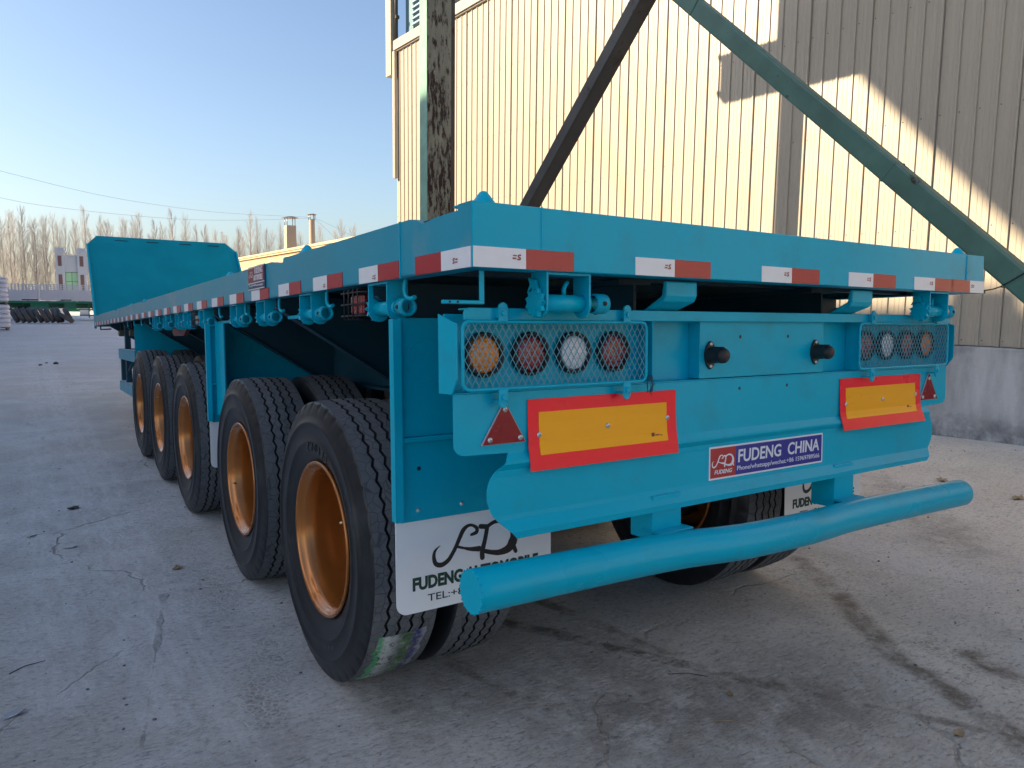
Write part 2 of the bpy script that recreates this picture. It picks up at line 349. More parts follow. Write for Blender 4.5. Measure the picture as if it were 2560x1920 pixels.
hgt = mth(n, l, 'ADD', mth(n, l, 'MULTIPLY', fine, .55), mth(n, l, 'ADD', mth(n, l, 'MULTIPLY', ridg, -.8), mth(n, l, 'ADD', mth(n, l, 'MULTIPLY', grain, .45), mth(n, l, 'SUBTRACT', mth(n, l, 'MULTIPLY', mud_and_shade, .5), crk))))
bp = n.new('ShaderNodeBump'); bp.inputs['Strength'].default_value = .9; bp.inputs['Distance'].default_value = .025; l.new(hgt, bp.inputs['Height']); l.new(bp.outputs[0], b.inputs['Normal'])

# torn paper label on the tyre
M_label, n, l, b = nodes_of('torn_tyre_label', .5)
oc = n.new('ShaderNodeTexCoord').outputs['Object']
sx = n.new('ShaderNodeSeparateXYZ'); l.new(oc, sx.inputs[0])
cm = n.new('ShaderNodeValToRGB'); e = cm.color_ramp.elements; e[0].position = 0; e[0].color = (.06, .22, .09, 1); e[1].position = .98; e[1].color = (.10, .16, .34, 1)
for p, c in ((.22, (.06, .38, .14, 1)), (.30, (.55, .58, .55, 1)), (.48, (.22, .23, .24, 1)), (.56, (.07, .22, .06, 1)), (.68, (.10, .12, .10, 1)), (.76, (.03, .04, .22, 1)), (.86, (.30, .32, .36, 1))):
    q = e.new(p); q.color = c
l.new(mth(n, l, 'ADD', rng(n, l, sx.outputs[0], -.13, .12), mth(n, l, 'MULTIPLY', mth(n, l, 'SUBTRACT', noise_n(n, l, oc, 22, 5, .7), .5), .25)), cm.inputs[0])
wr = rng(n, l, noise_n(n, l, oc, 55, 8, .75), .5, .58)
l.new(mixc(n, l, wr, cm.outputs[0], mixc(n, l, rng(n, l, noise_n(n, l, oc, 15, 3), .45, .55), (.06, .06, .065), (.33, .34, .33))), b.inputs['Base Color'])

# ------------------------------------------------------------------ ground
def axis(knots):
    out = []
    for (a, b_, st_) in knots:
        k = max(1, round((b_-a)/st_)); out += [a+(b_-a)*i/k for i in range(k)]
    out.append(knots[-1][1]); return out
gx = axis([(-160, -30, 26), (-30, -8, 4), (-8, 10, .6), (10, 40, 5), (40, 260, 44)])
gy = axis([(-40, -6, 6), (-6, 14, .5), (14, 40, 2), (40, 130, 10), (130, 520, 78)])
mb = MB(); nx = len(gx)
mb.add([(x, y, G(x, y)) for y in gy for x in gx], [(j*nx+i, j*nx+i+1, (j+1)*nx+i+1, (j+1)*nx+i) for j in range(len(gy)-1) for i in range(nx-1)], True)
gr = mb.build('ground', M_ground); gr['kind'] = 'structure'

# ------------------------------------------------------------------ clad building on the right
BAZ = R(3); BC = 7.0734
bld = thing('clad_building', 'tall cream corrugated steel building with concrete plinth right of the trailer', 'building', (BC*math.cos(BAZ), BC*math.sin(BAZ), 0), BAZ)
S0, S1, ZP, ZE = -15.05, 16.4, 1.03, 7.93
MB().box((.03, S0-4, ZP-.03), (9, S1-.05, ZE-.05)).build('wall_core', M_cream, bld)
mb = MB(); mb.box((-.03, S0-4, -.6), (.5, S1+.02, ZP-.012)); mb.build('plinth_wall', M_plinth, bld, .01)
def panel_mesh():
    mb = MB(); prof = []; p = .2125
    for k in range(4):
        o = k*p; d = .020 if k else .028
        prof += [(0, o+.006), (-d, o+.009), (-d, o+.030), (0, o+.046), (0, o+.082), (-.0035, o+.088), (-.0035, o+.102), (0, o+.108), (0, o+.138), (-.0035, o+.144), (-.0035, o+.158), (0, o+.164)]
    prof.append((0, .852)); k = len(prof)
    mb.add([(x, s, ZP) for x, s in prof]+[(x, s, ZE) for x, s in prof], [(i, i+1, k+i+1, k+i) for i in range(k-1)])
    mb.use(M_cream)
    me = mb.mesh('wall_panel'); me.materials.append(M_cream); return me
pm_ = panel_mesh()
mb = MB()
for zz in (1.09, 2.39, 3.70, 5.03, 6.35, 7.6):
    for k in range(4): mb.lathe([(0, -.006), (.006, -.006), (.007, 0)], 6, 0, Matrix.Translation((0, k*.2125+.19, zz)))
scm = mb.mesh('screw_heads'); scm.materials.append(M_seam)
npan = int((S1-S0)/.85)
for i in range(npan):
    o = obj('wall_panel', pm_, bld); o.location = (rnd.uniform(-.002, .002), S0+i*.85, 0)
    s_ = obj('screw_heads', scm, o); s_['kind'] = 'stuff'
# eave trim, gutter pieces and the louvred clerestory at the far end
mb = MB(); mb.box((-.10, S0-4, ZE-.02), (.2, S1+.12, ZE+.22)); mb.box((-.06, S0-4, ZE-.05), (.02, S1+.08, ZE-.02)); mb.build('eave_trim', M_cream, bld, .008)
mb = MB(); mb.box((-.16, S1+.02, 7.3), (.06, S1+.30, 11)); mb.build('corner_trim', M_cream, bld, .01)
mb = MB(); mb.box((-.13, S1-.12, 4.67), (-.045, S1-.0, ZE-.05)); mb.build('downpipe_box', M_cream, bld, .01)
mb = MB(); mb.tube([(-.02, S1-.03, 7.9), (-.02, S1-.03, 11)], .05); mb.box((-.06, S1-.10, 8.7), (.04, S1+.02, 8.78)); mb.build('roof_pipe', M_dkbr, bld)
mb = MB(); mb.box((.25, S1-.45, ZE+.2), (.4, S1-.05, 11)); mb.box((.25, 8, 10.4), (.4, S1-.45, 11)); mb.box((.30, 8, ZE+.2), (2.5, S1-.1, 10.9)); mb.build('clerestory_frame', M_bluefr, bld)
lm = MB(); lm.box((.16, 0, 0), (.28, 7.8, .05), Matrix.Rotation(R(0), 4, 'Y')); lm = lm.mesh('louvre_slat'); lm.materials.append(M_louvre)
for k in range(18):
    o = obj('louvre_slat', lm, bld); o.location = (.02, S1-.5-7.8, ZE+.55+k*.135); o.rotation_euler = (0, R(8), 0)

# ------------------------------------------------------------------ crane runway frame between trailer and building
XC = 2.2
fr = thing('crane_runway_frame', 'rusty steel crane runway with tall column and two diagonal braces beside the trailer', 'steel frame', (XC, 7.1, G(XC, 7.1)))
def fpart(mb, name, m=None, bevel=0):
    for i, p in enumerate(mb.v): mb.v[i] = (p[0]-XC, p[1]-7.1, p[2]-fr.location.z)
    return mb.build(name, m, fr, bevel)
def column(y0):
    mb = MB(); z1 = 6.95; z0 = G(XC, y0)-.02
    mb.use(M_rustcol).box((XC+.012, y0, z0), (XC+.36, y0+.02, z1)); mb.box((XC+.03, y0+.02, z0), (XC+.36, y0+.17, z1))
    mb.use(M_flgrn).box((XC, y0-.012, z0), (XC+.012, y0+.185, z1)); mb.use(M_dkbr).box((XC+.36, y0+.045, z0), (XC+.44, y0+.17, z1))
    return fpart(mb, 'column', None, .004)
column(7.09); column(-1.62)
def brace(a, b, wz, wx, m, name='brace'):
    a = Vector(a); b = Vector(b); t = (b-a).normalized(); L = (b-a).length; xx = Vector((1, 0, 0)); nz = t.cross(xx)
    M = Matrix((( xx.x, t.x, nz.x, a.x), (xx.y, t.y, nz.y, a.y), (xx.z, t.z, nz.z, a.z), (0, 0, 0, 1)))
    mb = MB().use(m); mb.box((-wx/2, 0, -wz/2), (wx/2, L, wz/2), M)
    return mb, M, L
mb, M, L = brace((XC+.05, 2.60, 3.70), (XC+.05, -1.6, -.05), .13, .10, M_rustgrn)
fpart(mb, 'brace', None, .012)
mb = MB().use(M_rustgrn)
for tpos in (2.15, ): mb.box((-.0525, tpos, -.0675), (.0525, tpos+.010, .0675), M)
fpart(mb, 'weld_collar', None, .003)
mb = MB()
WL = 3.13
ring = [M @ Vector((.057*cx_, WL+.02*cz_, .073*cz_)) for cx_, cz_ in ((-1, -1), (-1, 0), (-1, 1), (0, 1.02), (1, 1), (1, 0), (1, -1), (0, -1.02), (-1, -1))]
mb.tube(ring, .0035, 5); e0 = ring[0]; mb.tube([e0, e0+Vector((-.01, .03, -.012)), e0+Vector((-.01, .075, -.02))], .0035, 5)
mb.box((-.012, .07, -.035), (.0, .11, -.018), Matrix.Translation(e0)); fpart(mb, 'tie_wire', M_black)
mb, M, L = brace((XC+.09, 2.95, 4.28), (XC+.09, 7.1, .38), .125, .16, M_dkbr)
fpart(mb, 'brace', None, .008)
mb, M, L = brace((XC+.05, 3.2, 4.24), (XC+.05, 2.60, 3.70), .13, .10, M_rustgrn); fpart(mb, 'brace_end', None, .012)
mb = MB(); mb.box((XC+.10, 2.6, 4.2), (XC+.14, 3.3, 4.5)); fpart(mb, 'gusset_plate', M_dkbr)
mb = MB().use(M_flgrn); mb.box((XC+.05, -9, 6.95), (XC+.37, 8.38, 6.98)); mb.box((XC+.19, -9, 6.98), (XC+.23, 8.38, 7.47)); mb.box((XC+.05, -9, 7.47), (XC+.37, 8.38, 7.5)); fpart(mb, 'runway_beam')
mb = MB().use(M_dkbr); mb.box((XC+.08, 6.93, 7.5), (XC+.34, 7.42, 8.6)); fpart(mb, 'shade_block', None, .02)  # unseen block added above the beam to fill out the wall shadow

# ------------------------------------------------------------------ unseen shapes added on the left to shade yard and wall
ws = thing('shade_building', 'unseen long building added along the left side to shade the yard', 'building', (-14, 0, 0))  # unseen building, height and ends set by the shade it casts
zed = 1.38+(6.95+14)*.554
mb = MB(); mb.box((-22, 4, -.6), (0, 90, zed)); mb.build('wall_block', M_cream, ws)
mb = MB(); mb.prism([(-22.3, zed+.02), (0, zed+.02), (0, zed+.06), (-11, zed+3.2), (-22.3, zed+.06)], 1, 3.9, 90.2); mb.build('roof', M_shedtan, ws)
mb = MB(); mb.prism([(-.5, zed), (-.05, zed), (-.05, zed+.1), (-.28, zed+.5), (-.5, zed+.1)], 1, 12.2, 12.9); mb.build('shadow_peak_vent', M_steel, ws)  # added bump for the small peak in the wall shadow
cg = thing('shadow_box', 'unseen inclined box on legs, added left of the view to shape the wall shadow', 'shadow_caster', (-6.5, 0, 0))  # added box, shaped only for its diagonal shadow on the wall
gz = lambda y: 11.88+1.09*(y-10.51)
mb = MB(); mb.prism([(6.9, gz(6.9)), (11.5, gz(11.5)), (11.5, gz(11.5)+4.6), (6.9, gz(6.9)+4.6)], 0, -2.4, 0); mb.build('shadow_slab', M_shedtan, cg)
mb = MB(); mb.box((-.3, 7.7, -.4), (0, 8.0, gz(7.9)+.3)); mb.build('leg', M_dkbr, cg)
mb = MB(); mb.box((-2.4, 7.0, -.4), (-2.1, 7.3, gz(7.1)+.3)); mb.build('leg', M_dkbr, cg)
# ------------------------------------------------------------------ background yard
def yard_z(x, y): return G(x, y)
# tan shed with two chimneys
sh = thing('tan_shed', 'low sunlit tan shed seen over the trailer deck', 'shed', (12, 30, 0))
mb = MB(); mb.box((0, -4, -.6), (14, 32, 4.55)); mb.build('wall', M_shedtan, sh)
rb = MB(); rb.box((-.035, -4, 0), (-.001, 32, .06)); rb = rb.mesh('cladding_rib'); rb.materials.append(M_shedtan)
for k in range(14):
    o = obj('cladding_rib', rb, sh); o.location = (0, 0, 2.9+k*.12)
mb = MB(); mb.box((-.25, -4.2, 4.55), (14.3, 32.2, 4.68)); mb.box((-.18, -4.2, 4.44), (0, 32.2, 4.55)); mb.build('roof_edge', M_shedtan, sh)
mb = MB(); mb.box((-.9, -4, 2.55), (0, 32, 2.75)); mb.build('canopy_strip', M_lilac, sh)
def chimney(px, py, wd, zt, label, rnd_=False):
    t = thing('chimney', label, 'chimney', (px, py, 4.6)); mb = MB()
    if rnd_: mb.lathe([(wd*.55, 0), (wd*.48, zt-4.6)], 16, 2)
    else: mb.prism([(-wd/2*1.08, 0), (wd/2*1.08, 0), (wd/2, zt-4.6), (-wd/2, zt-4.6)], 1, -wd/2, wd/2)
    mb.build('shaft', M_stone, t); h = zt-4.6; mb = MB()
    for sx_ in (-1, 1):
        for sy in (-1, 1): mb.tube([(sx_*wd*.42, sy*wd*.42, h-.05), (sx_*wd*.42, sy*wd*.42, h+.48*wd/.6)], .025, 5)
    mb.build('cap_posts', M_steel, t); mb = MB(); mb.prism([(-wd*.75, 0), (wd*.75, 0), (0, wd*.14)], 1, -wd*.75, wd*.75, Matrix.Translation((0, 0, h+.48*wd/.6))); mb.build('cap', M_steel, t)
    return t
M_stone = mat('sooty_render', (.38, .33, .27), .8, var=.2, vscale=2, stretch=(1, 1, .4))
chimney(13.6, 51.0, .66, 6.66, 'thick square chimney with flat cap behind the tan shed')
chimney(13.4, 45.6, .36, 6.62, 'slim tall chimney with small cap where the cables meet', True)
def pxpt(u, v, dep):
    q = Vector(((u-1280)/1827.24, -(v-960)/1827.24, 1)); return CAM+(cr*q.x+cu*q.y+cf*q.z)*dep
def cable(pts, label, r=.006):
    n_ = len(pts); P = [pxpt(u, v, d) for u, v, d in pts]; Q = []
    for i in range(n_-1):
        p0, p1, p2, p3 = P[max(i-1, 0)], P[i], P[i+1], P[min(i+2, n_-1)]
        for k in range(8):
            t = k/8; Q.append(.5*((2*p1)+(p2-p0)*t+(2*p0-5*p1+4*p2-p3)*t*t+(3*p1-p0-3*p2+p3)*t**3))
    Q.append(P[-1]); o0 = Q[0].copy(); mb = MB(); mb.tube([q-o0 for q in Q], r, 5)
    return tag(mb.build('overhead_cable', M_steel, None, 0, o0), label, 'cable', 'overhead cables')
cable([(-160, 385, 26), (0, 427, 29), (214, 480, 33), (373, 509, 36), (560, 532, 40), (774, 543, 46.5)], 'upper sagging cable from the left to the slim chimney')
cable([(-160, 455, 30), (0, 494, 33), (116, 515, 35), (301, 536, 38), (477, 549, 41), (640, 550, 44), (774, 545, 46.5)], 'lower sagging cable crossing in front of the poplar tops')
cable([(783, 545, 46.5), (815, 572, 48), (870, 628, 50)], 'steep stay cable dropping right from the slim chimney', .007)
cable([(783, 544, 46.5), (825, 562, 49), (905, 602, 54)], 'flatter stay cable running right from the slim chimney', .007)

# stack of white sacks on pallets
bs = thing('sack_stack', 'tall stack of white sacks on pallets at the left edge', 'sack stack', (-3.72, 45.6, yard_z(-3.7, 45)), R(4))
zz = 0
def pallet(z0):
    mb = MB()
    for k in range(7): mb.box((-.72+k*.21, -.7, z0+.11), (-.72+k*.21+.16, .7, z0+.135))
    for k in (-.66, -.05, .56): mb.box((k, -.7, z0), (k+.1, .7, z0+.11))
    mb.build('pallet', M_wood, bs)
rr = random.Random(3)
def sack(z0, h, wd=.74):
    mb = MB(); K = 36; rows = [(0, -.05), (.12*h, .0), (.45*h, .015), (.8*h, -.005), (h*.98, -.07)]; vs = []
    ph = rr.uniform(0, 6)
    for zz_, off in rows:
        for j in range(K):
            a = 2*math.pi*j/K; c, s_ = math.cos(a), math.sin(a); q = (wd+off+.018*math.sin(5*a+ph)+rr.uniform(-.012, .012))/max(abs(c)**1.0, abs(s_)**1.0, .72)
            q = min(q, wd*1.28); vs.append((q*c, q*s_*.95, z0+zz_+rr.uniform(-.008, .008)))
    fs = [(i*K+j, i*K+(j+1) % K, (i+1)*K+(j+1) % K, (i+1)*K+j) for i in range(4) for j in range(K)]+[tuple(range(4*K, 5*K)), tuple(range(K-1, -1, -1))]
    mb.add(vs, fs, True); mb.build('sack_layer', M_bags, bs)
pallet(0); zz = .14
for k in range(5): sack(zz, .24); zz += .24
pallet(zz); zz += .14
for k in range(5): sack(zz, .24, .72); zz += .24
mb = MB(); mb.add([(-.74, -.7, zz), (.74, -.7, zz), (.74, .7, zz), (-.74, .7, zz), (-.2, 0, zz+.18), (.2, 0, zz+.18)], [(0, 1, 5, 4), (1, 2, 5), (2, 3, 4, 5), (3, 0, 4), (3, 2, 1, 0)]); mb.build('cover_sheet', M_bags, bs)

# parked trailer with white side boards and green chassis
PT = Vector((-6.4, 65.0, yard_z(0, 60)+.30))
pt = thing('parked_trailer', 'parked green trailer with high white side boards behind the tyres', 'trailer', PT, R(-2.2))
bm_ = MB()
bm_.use(M_sidew).box((0, -.03, 1.2), (2.32, .03, 2.02)); bm_.box((0, -.05, 1.26), (2.32, -.03, 1.34)); bm_.box((0, -.05, 1.44), (2.32, -.03, 1.48))
for k in range(10): bm_.box((.1+k*.22, -.05, 1.5), (.15+k*.22, -.03, 2.0))
for k in range(11): bm_.box((.02+k*.22, -.03, 2.02), (.11+k*.22, .03, 2.42))
for zq in (2.1, 2.25, 2.40): bm_.box((0, -.035, zq), (2.32, .032, zq+.045))
me_ = bm_.mesh('side_board')
pst = MB(); pst.box((-.06, -.06, 1.15), (.06, .06, 2.46)); pst = pst.mesh('post'); pst.materials.append(M_sidew)
for k in range(5):
    o = obj('side_board', me_, pt); o.location = (.1+k*2.48, 0, rnd.uniform(-.02, .02)); o = obj('post', pst, pt); o.location = (.02+k*2.48, 0, 0)
mb = MB().use(M_chgreen); mb.box((0, -.05, 1.0), (12.5, 2.4, 1.18)); mb.box((.5, .7, .62), (12.2, .9, 1.0)); 
for k in range(14): mb.box((.4+k*.88, .1, .85), (.46+k*.88, 2.2, 1.0))
mb.build('chassis', M_chgreen, pt)
ld = MB().use(M_chgreen); ld.box((8.2, .02, -.1), (8.28, .1, 1.05)); ld.box((10.0, .02, -.1), (10.08, .1, 1.05)); 
for zq in (.05, .5): ld.box((7.6, -.02, zq), (10.1, .2, zq+.09))
ld.build('side_ladder', M_chgreen, pt)
for a_, b_ in ((4.4, 5.6), (6.6, 7.4)): MB().box((a_, .05, .55), (b_, .4, 1.0)).build('tool_box', M_chgreen, pt)
for x_ in (1.2, 2.5, 3.8):
    mb = MB(); mb.lathe([(.0, -.12), (.3, -.12), (.33, -.14), (.50, -.13), (.52, 0), (.50, .13), (0, .13)], 24, 1, Matrix.Translation((x_, .5, .24))); mb.build('wheel', M_black, pt)
mb = MB(); mb.box((3.9, -.056, 1.22), (5.0, -.052, 1.3)); mb.box((6.4, -.056, 1.22), (7.1, -.052, 1.3)); mb.build('black_print', M_blackink, pt)
# gate house
gt = thing('gate_building', 'pale gate building with two red-brown panelled pillars and green glass', 'gate', (.47, 87.6, yard_z(0, 80)), R(-8))
def gbox(a, b, name, m): return MB().box(a, b).build(name, m, gt, .01)
for k, x0 in enumerate((0, 1.93)):
    gbox((x0, -.4, 0), (x0+.80, .4, 6.3), 'pillar', M_lilac); gbox((x0-.12, -.5, 6.3), (x0+.92, .5, 6.5), 'cornice', M_lilac); gbox((x0-.02, -.42, 6.5), (x0+.82, .42, 6.82), 'pillar_cap', M_lilac)
    gbox((x0+.22, -.42, 4.95), (x0+.56, -.38, 6.0), 'tile_panel', M_brick); gbox((x0+.22, -.42, .9), (x0+.56, -.38, 4.1), 'tile_panel', M_brick)
gbox((.80, -.2, 4.35), (1.93, .3, 5.95), 'lintel', M_lilac); gbox((2.73, -.2, 4.2), (9.5, .3, 5.85), 'lintel', M_lilac); gbox((9.5, -.4, 0), (10.4, .4, 6.3), 'pillar', M_lilac)
gbox((.80, -.26, 5.95), (1.93, .36, 6.1), 'cornice', M_lilac); gbox((2.73, -.26, 5.85), (9.5, .36, 6.0), 'cornice', M_lilac)
for ix in range(2):
    for iz in range(4): gbox((.83+ix*.56, -.1, .55+iz*.95), (.83+ix*.56+.52, -.06, .55+iz*.95+.91), 'pane', M_gglass)
gbox((.80, -.06, .3), (1.93, 0, 4.35), 'window_frame', M_chgreen)
for k in range(5): gbox((2.9+k*1.3, -.215, 4.3), (2.92+k*1.3, -.2, 5.8), 'joint_line', M_louvre)

# bare poplars
def poplar(seed, H):
    rg = random.Random(seed); tr_ = MB(); cr_ = MB()
    pts = []; x = y = 0
    for k in range(12):
        pts.append((x, y, H*k/11)); x += rg.uniform(-.06, .06); y += rg.uniform(-.06, .06)
    rad = [.115*(1-k/11*.93) for k in range(12)]; tr_.tube(pts, rad, 6)
    def at(t): 
        i = min(10, int(t*11)); f_ = t*11-i; a, b_ = Vector(pts[i]), Vector(pts[i+1]); return a+(b_-a)*f_
    nb = 58
    for k in range(nb):
        t = .16+.80*(k/nb)**.85; p = at(t); a = rg.uniform(0, 2*math.pi); ln = (1.0-t)**.75*H*.30*rg.uniform(.6, 1.25)+.5
        out = Vector((math.cos(a), math.sin(a), 0)); q = [p]; el_ = R(rg.uniform(44, 64)); seg = 5
        for s_ in range(seg):
            el_ = min(R(84), el_+R(7)); q.append(q[-1]+(out*math.cos(el_)+Vector((0, 0, 1))*math.sin(el_))*ln/seg+Vector((rg.uniform(-.03, .03), rg.uniform(-.03, .03), 0)))
        r0 = .042*(1-t*.6); cr_.tube(q, [r0*(1-.16*j) for j in range(seg+1)], 4, False)
        for s_ in range(7):
            b0 = q[1+s_ % (seg-1)]; a2 = a+rg.uniform(-1.3, 1.3); l2 = ln*rg.uniform(.25, .5); o2 = Vector((math.cos(a2), math.sin(a2), 0)); e2 = R(rg.uniform(45, 75))
            b1 = b0+(o2*math.cos(e2)+Vector((0, 0, 1))*math.sin(e2))*l2*.5; b2 = b1+(o2*math.cos(e2+.2)+Vector((0, 0, 1))*math.sin(e2+.2))*l2*.5
            cr_.tube([b0, b1, b2], [.010, .008, .004], 3, False)
    a = tr_.mesh('trunk'); a.materials.append(M_trunk); b_ = cr_.mesh('crown'); b_.materials.append(M_twig); return a, b_
POP = [poplar(s, h) for s, h in ((1, 12.6), (2, 13.2), (3, 11.8), (4, 12.9), (5, 12.2), (6, 13.6))]
rg = random.Random(11)
def tree(x, y, sc_, lab):
    a, b_ = POP[rg.randrange(6)]
    t = thing('poplar_tree', lab, 'tree', (x, y, -.35), rg.uniform(0, 6.28), 'bare poplars beyond the yard'); t.scale = (sc_*rg.uniform(.9, 1.1), sc_*rg.uniform(.9, 1.1), sc_)
    obj('trunk', a, t); obj('crown', b_, t)
for k in range(36):
    f_ = k/35; x = -7+f_*41+rg.uniform(-.3, .3); y = 116-f_*25+rg.uniform(-.8, .8)
    tree(x, y, (1.02-.16*f_)*rg.uniform(.92, 1.07), 'bare poplar in the front row of trees beyond the yard')
for k in range(34):
    f_ = k/33; x = -8+f_*48+rg.uniform(-.6, .6); y = 123-f_*24+rg.uniform(-1.5, 1.5)
    tree(x, y, (1.0-.18*f_)*rg.uniform(.88, 1.06), 'bare poplar in the back rows of trees beyond the yard')
# ------------------------------------------------------------------ flatbed trailer (local: x right, y forward, z=0 deck top)
TRL = bpy.data.objects.new('flatbed_trailer', None); C.objects.link(TRL)
TRL.location = (0, 0, 1.689); TRL.rotation_mode = 'YXZ'; TRL.rotation_euler = (-.0444, .0087, 0)
tag(TRL, 'long teal flatbed semi trailer with copper wheels and red-yellow rear boards', 'trailer')
LEN = 12.15; HB = .156; W2 = 1.25
def P(mb, name, m=None, bevel=0, parent=None): return mb.build(name, m, parent or TRL, bevel)
# deck and side rails (with the notches of the lock pockets)
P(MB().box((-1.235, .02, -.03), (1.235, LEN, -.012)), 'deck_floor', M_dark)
def notch_profile():
    pts = [(.0, 0), (.066, 0), (.068, -.014), (.20, -.016), (.225, -.020), (.26, -.022), (.30, -.006), (.34, -.001), (1.52, 0), (1.535, 0), (1.54, -.016), (1.62, -.014), (1.71, -.001)]
    for c in (5.8, 8.4, 11.2): pts += [(c, 0), (c+.01, -.014), (c+.25, -.014), (c+.27, 0)]
    return pts+[(LEN, 0)]
pr = notch_profile()
for sgn in (-1, 1):
    mb = MB(); top = [(y, z) for y, z in pr]; poly = top+[(LEN, -HB), (0, -HB)]
    a, b_ = sorted((sgn*(W2-.008), sgn*W2)); k = len(top)
    # outer face as a strip of quads, then top and bottom flanges
    for x in (sgn*W2, sgn*(W2-.008)):
        mb.add([(x, y, z) for y, z in top]+[(x, y, -HB) for y, z in top], [(i, i+1, k+i+1, k+i) for i in range(k-1)])
    mb.add([(sgn*W2, y, z) for y, z in top]+[(sgn*(W2-.06), y, z) for y, z in top], [(i, i+1, k+i+1, k+i) for i in range(k-1)])
    mb.box((min(sgn*W2, sgn*(W2-.055)), 0.004, -HB), (max(sgn*W2, sgn*(W2-.055)), LEN, -HB+.006))
    P(mb, 'side_rail', M_paintd if sgn < 0 else M_paint)
P(MB().box((-W2-.0025, .398, -HB-.001), (-W2+.004, .404, .001)), 'weld_seam', M_paint)
mb = MB(); mb.box((-W2, -.004, -HB), (W2, .004, 0)); mb.box((-W2, .004, -HB), (W2, .07, -HB+.007)); mb.box((-W2, .004, -.007), (W2, .09, 0)); P(mb, 'rear_beam', M_paint, .003)
P(MB().box((-1.052, -.0065, -HB+.001), (-1.048, -.003, .001)), 'weld_seam', M_paint)
mb = MB()
for k in range(22): mb.ball((1.10+rnd.uniform(-.003, .003), -.004, -.008-k*.0045), .004, 6)
P(mb, 'weld_bead', M_paint)
# lock cones standing on the deck edge
def cone_mesh():
    mb = MB(); mb.lathe([(0, .034), (.006, .0335), (.010, .031), (.034, .0), (.036, -.012)], 20, 2); m_ = mb.mesh('lock_cone'); m_.materials.append(M_paint); return m_
cm_ = cone_mesh()
for x, y in ((-1.19, .045), (1.135, .05), (-1.215, 1.33), (-1.19, 2.75), (-1.19, 6.35), (-1.19, 7.45), (1.19, 1.33), (1.19, 6.35)):
    o = obj('lock_cone', cm_, TRL); o.location = (x, y, 0)
# reflective tape
tw = MB().box((-.0012, 0, 0), (.0012, .15, .049)).mesh('white_reflective_tape'); tw.materials.append(M_whitetape)
trd = MB().box((-.0012, 0, 0), (.0012, .15, .049)).mesh('red_reflective_tape'); trd.materials.append(M_redtape)
def tape_s(y, red):
    o = obj('red_reflective_tape' if red else 'white_reflective_tape', trd if red else tw, TRL); o.location = (-W2-.0015, y, -HB+.001); return o
def tape_r(x, red, wd=.15):
    o = obj('red_reflective_tape' if red else 'white_reflective_tape', trd if red else tw, TRL); o.rotation_euler = (0, 0, R(-90)); o.location = (x, -.0055, -HB+.001); o.scale = (1, wd/.15, 1); return o
def s_mark(par, x, z, flip=False, side=False, k=.75):
    # small printed maker's mark on the white tape
    mk = MB(); pts = [(.016, .014), (.004, .014), (.002, .010), (.012, .005), (.010, 0), (0, 0)]
    def seg(a, b_, w_):
        a = Vector(a); b_ = Vector(b_); t = (b_-a); nn = Vector((-t.y, t.x)).normalized()*w_/2
        q = [a+nn, b_+nn, b_-nn, a-nn]
        if flip: q = [Vector((-p.x, -p.y)) for p in q]
        mk.add([((x+p.x*k), 0, z+p.y*k) if not side else (0, x-p.x*k, z+p.y*k) for p in q], [(0, 1, 2, 3)])
    for a, b_ in zip(pts, pts[1:]): seg(a, b_, .0045)
    seg((.019, .011), (.034, .011), .005); seg((.017, .002), (.032, .002), .004)
    o = P(mk, 'tape_print', M_tapeink); o.location = (-W2-.0035, 0, 0) if side else (0, -.0075, 0)
tape_s(.152, True); tape_s(.003, False)
k = 0; y = .407
while y < LEN-.4:
    tape_s(y, True); tape_s(y+.15, False)
    if k < 3: s_mark(None, y+.165, -HB+.02, True, True)
    y += .45; k += 1
for x, red in ((-1.25, 0), (-1.10, 1), (-.735, 0), (-.585, 1), (-.20, 0), (-.05, 1), (.27, 0), (.42, 1), (.70, 0), (.85, 1), (.98, 1), (1.13, 0)): tape_r(x, red, .12 if x == 1.13 else .15)
for x, fl in ((-1.115, True), (-.60, True), (-.065, True), (.405, True), (.835, True), (1.14, False)): s_mark(None, x, -HB+.022 if not fl else -HB+.034, fl)
s_mark(None, .09, -HB+.016, False, True)
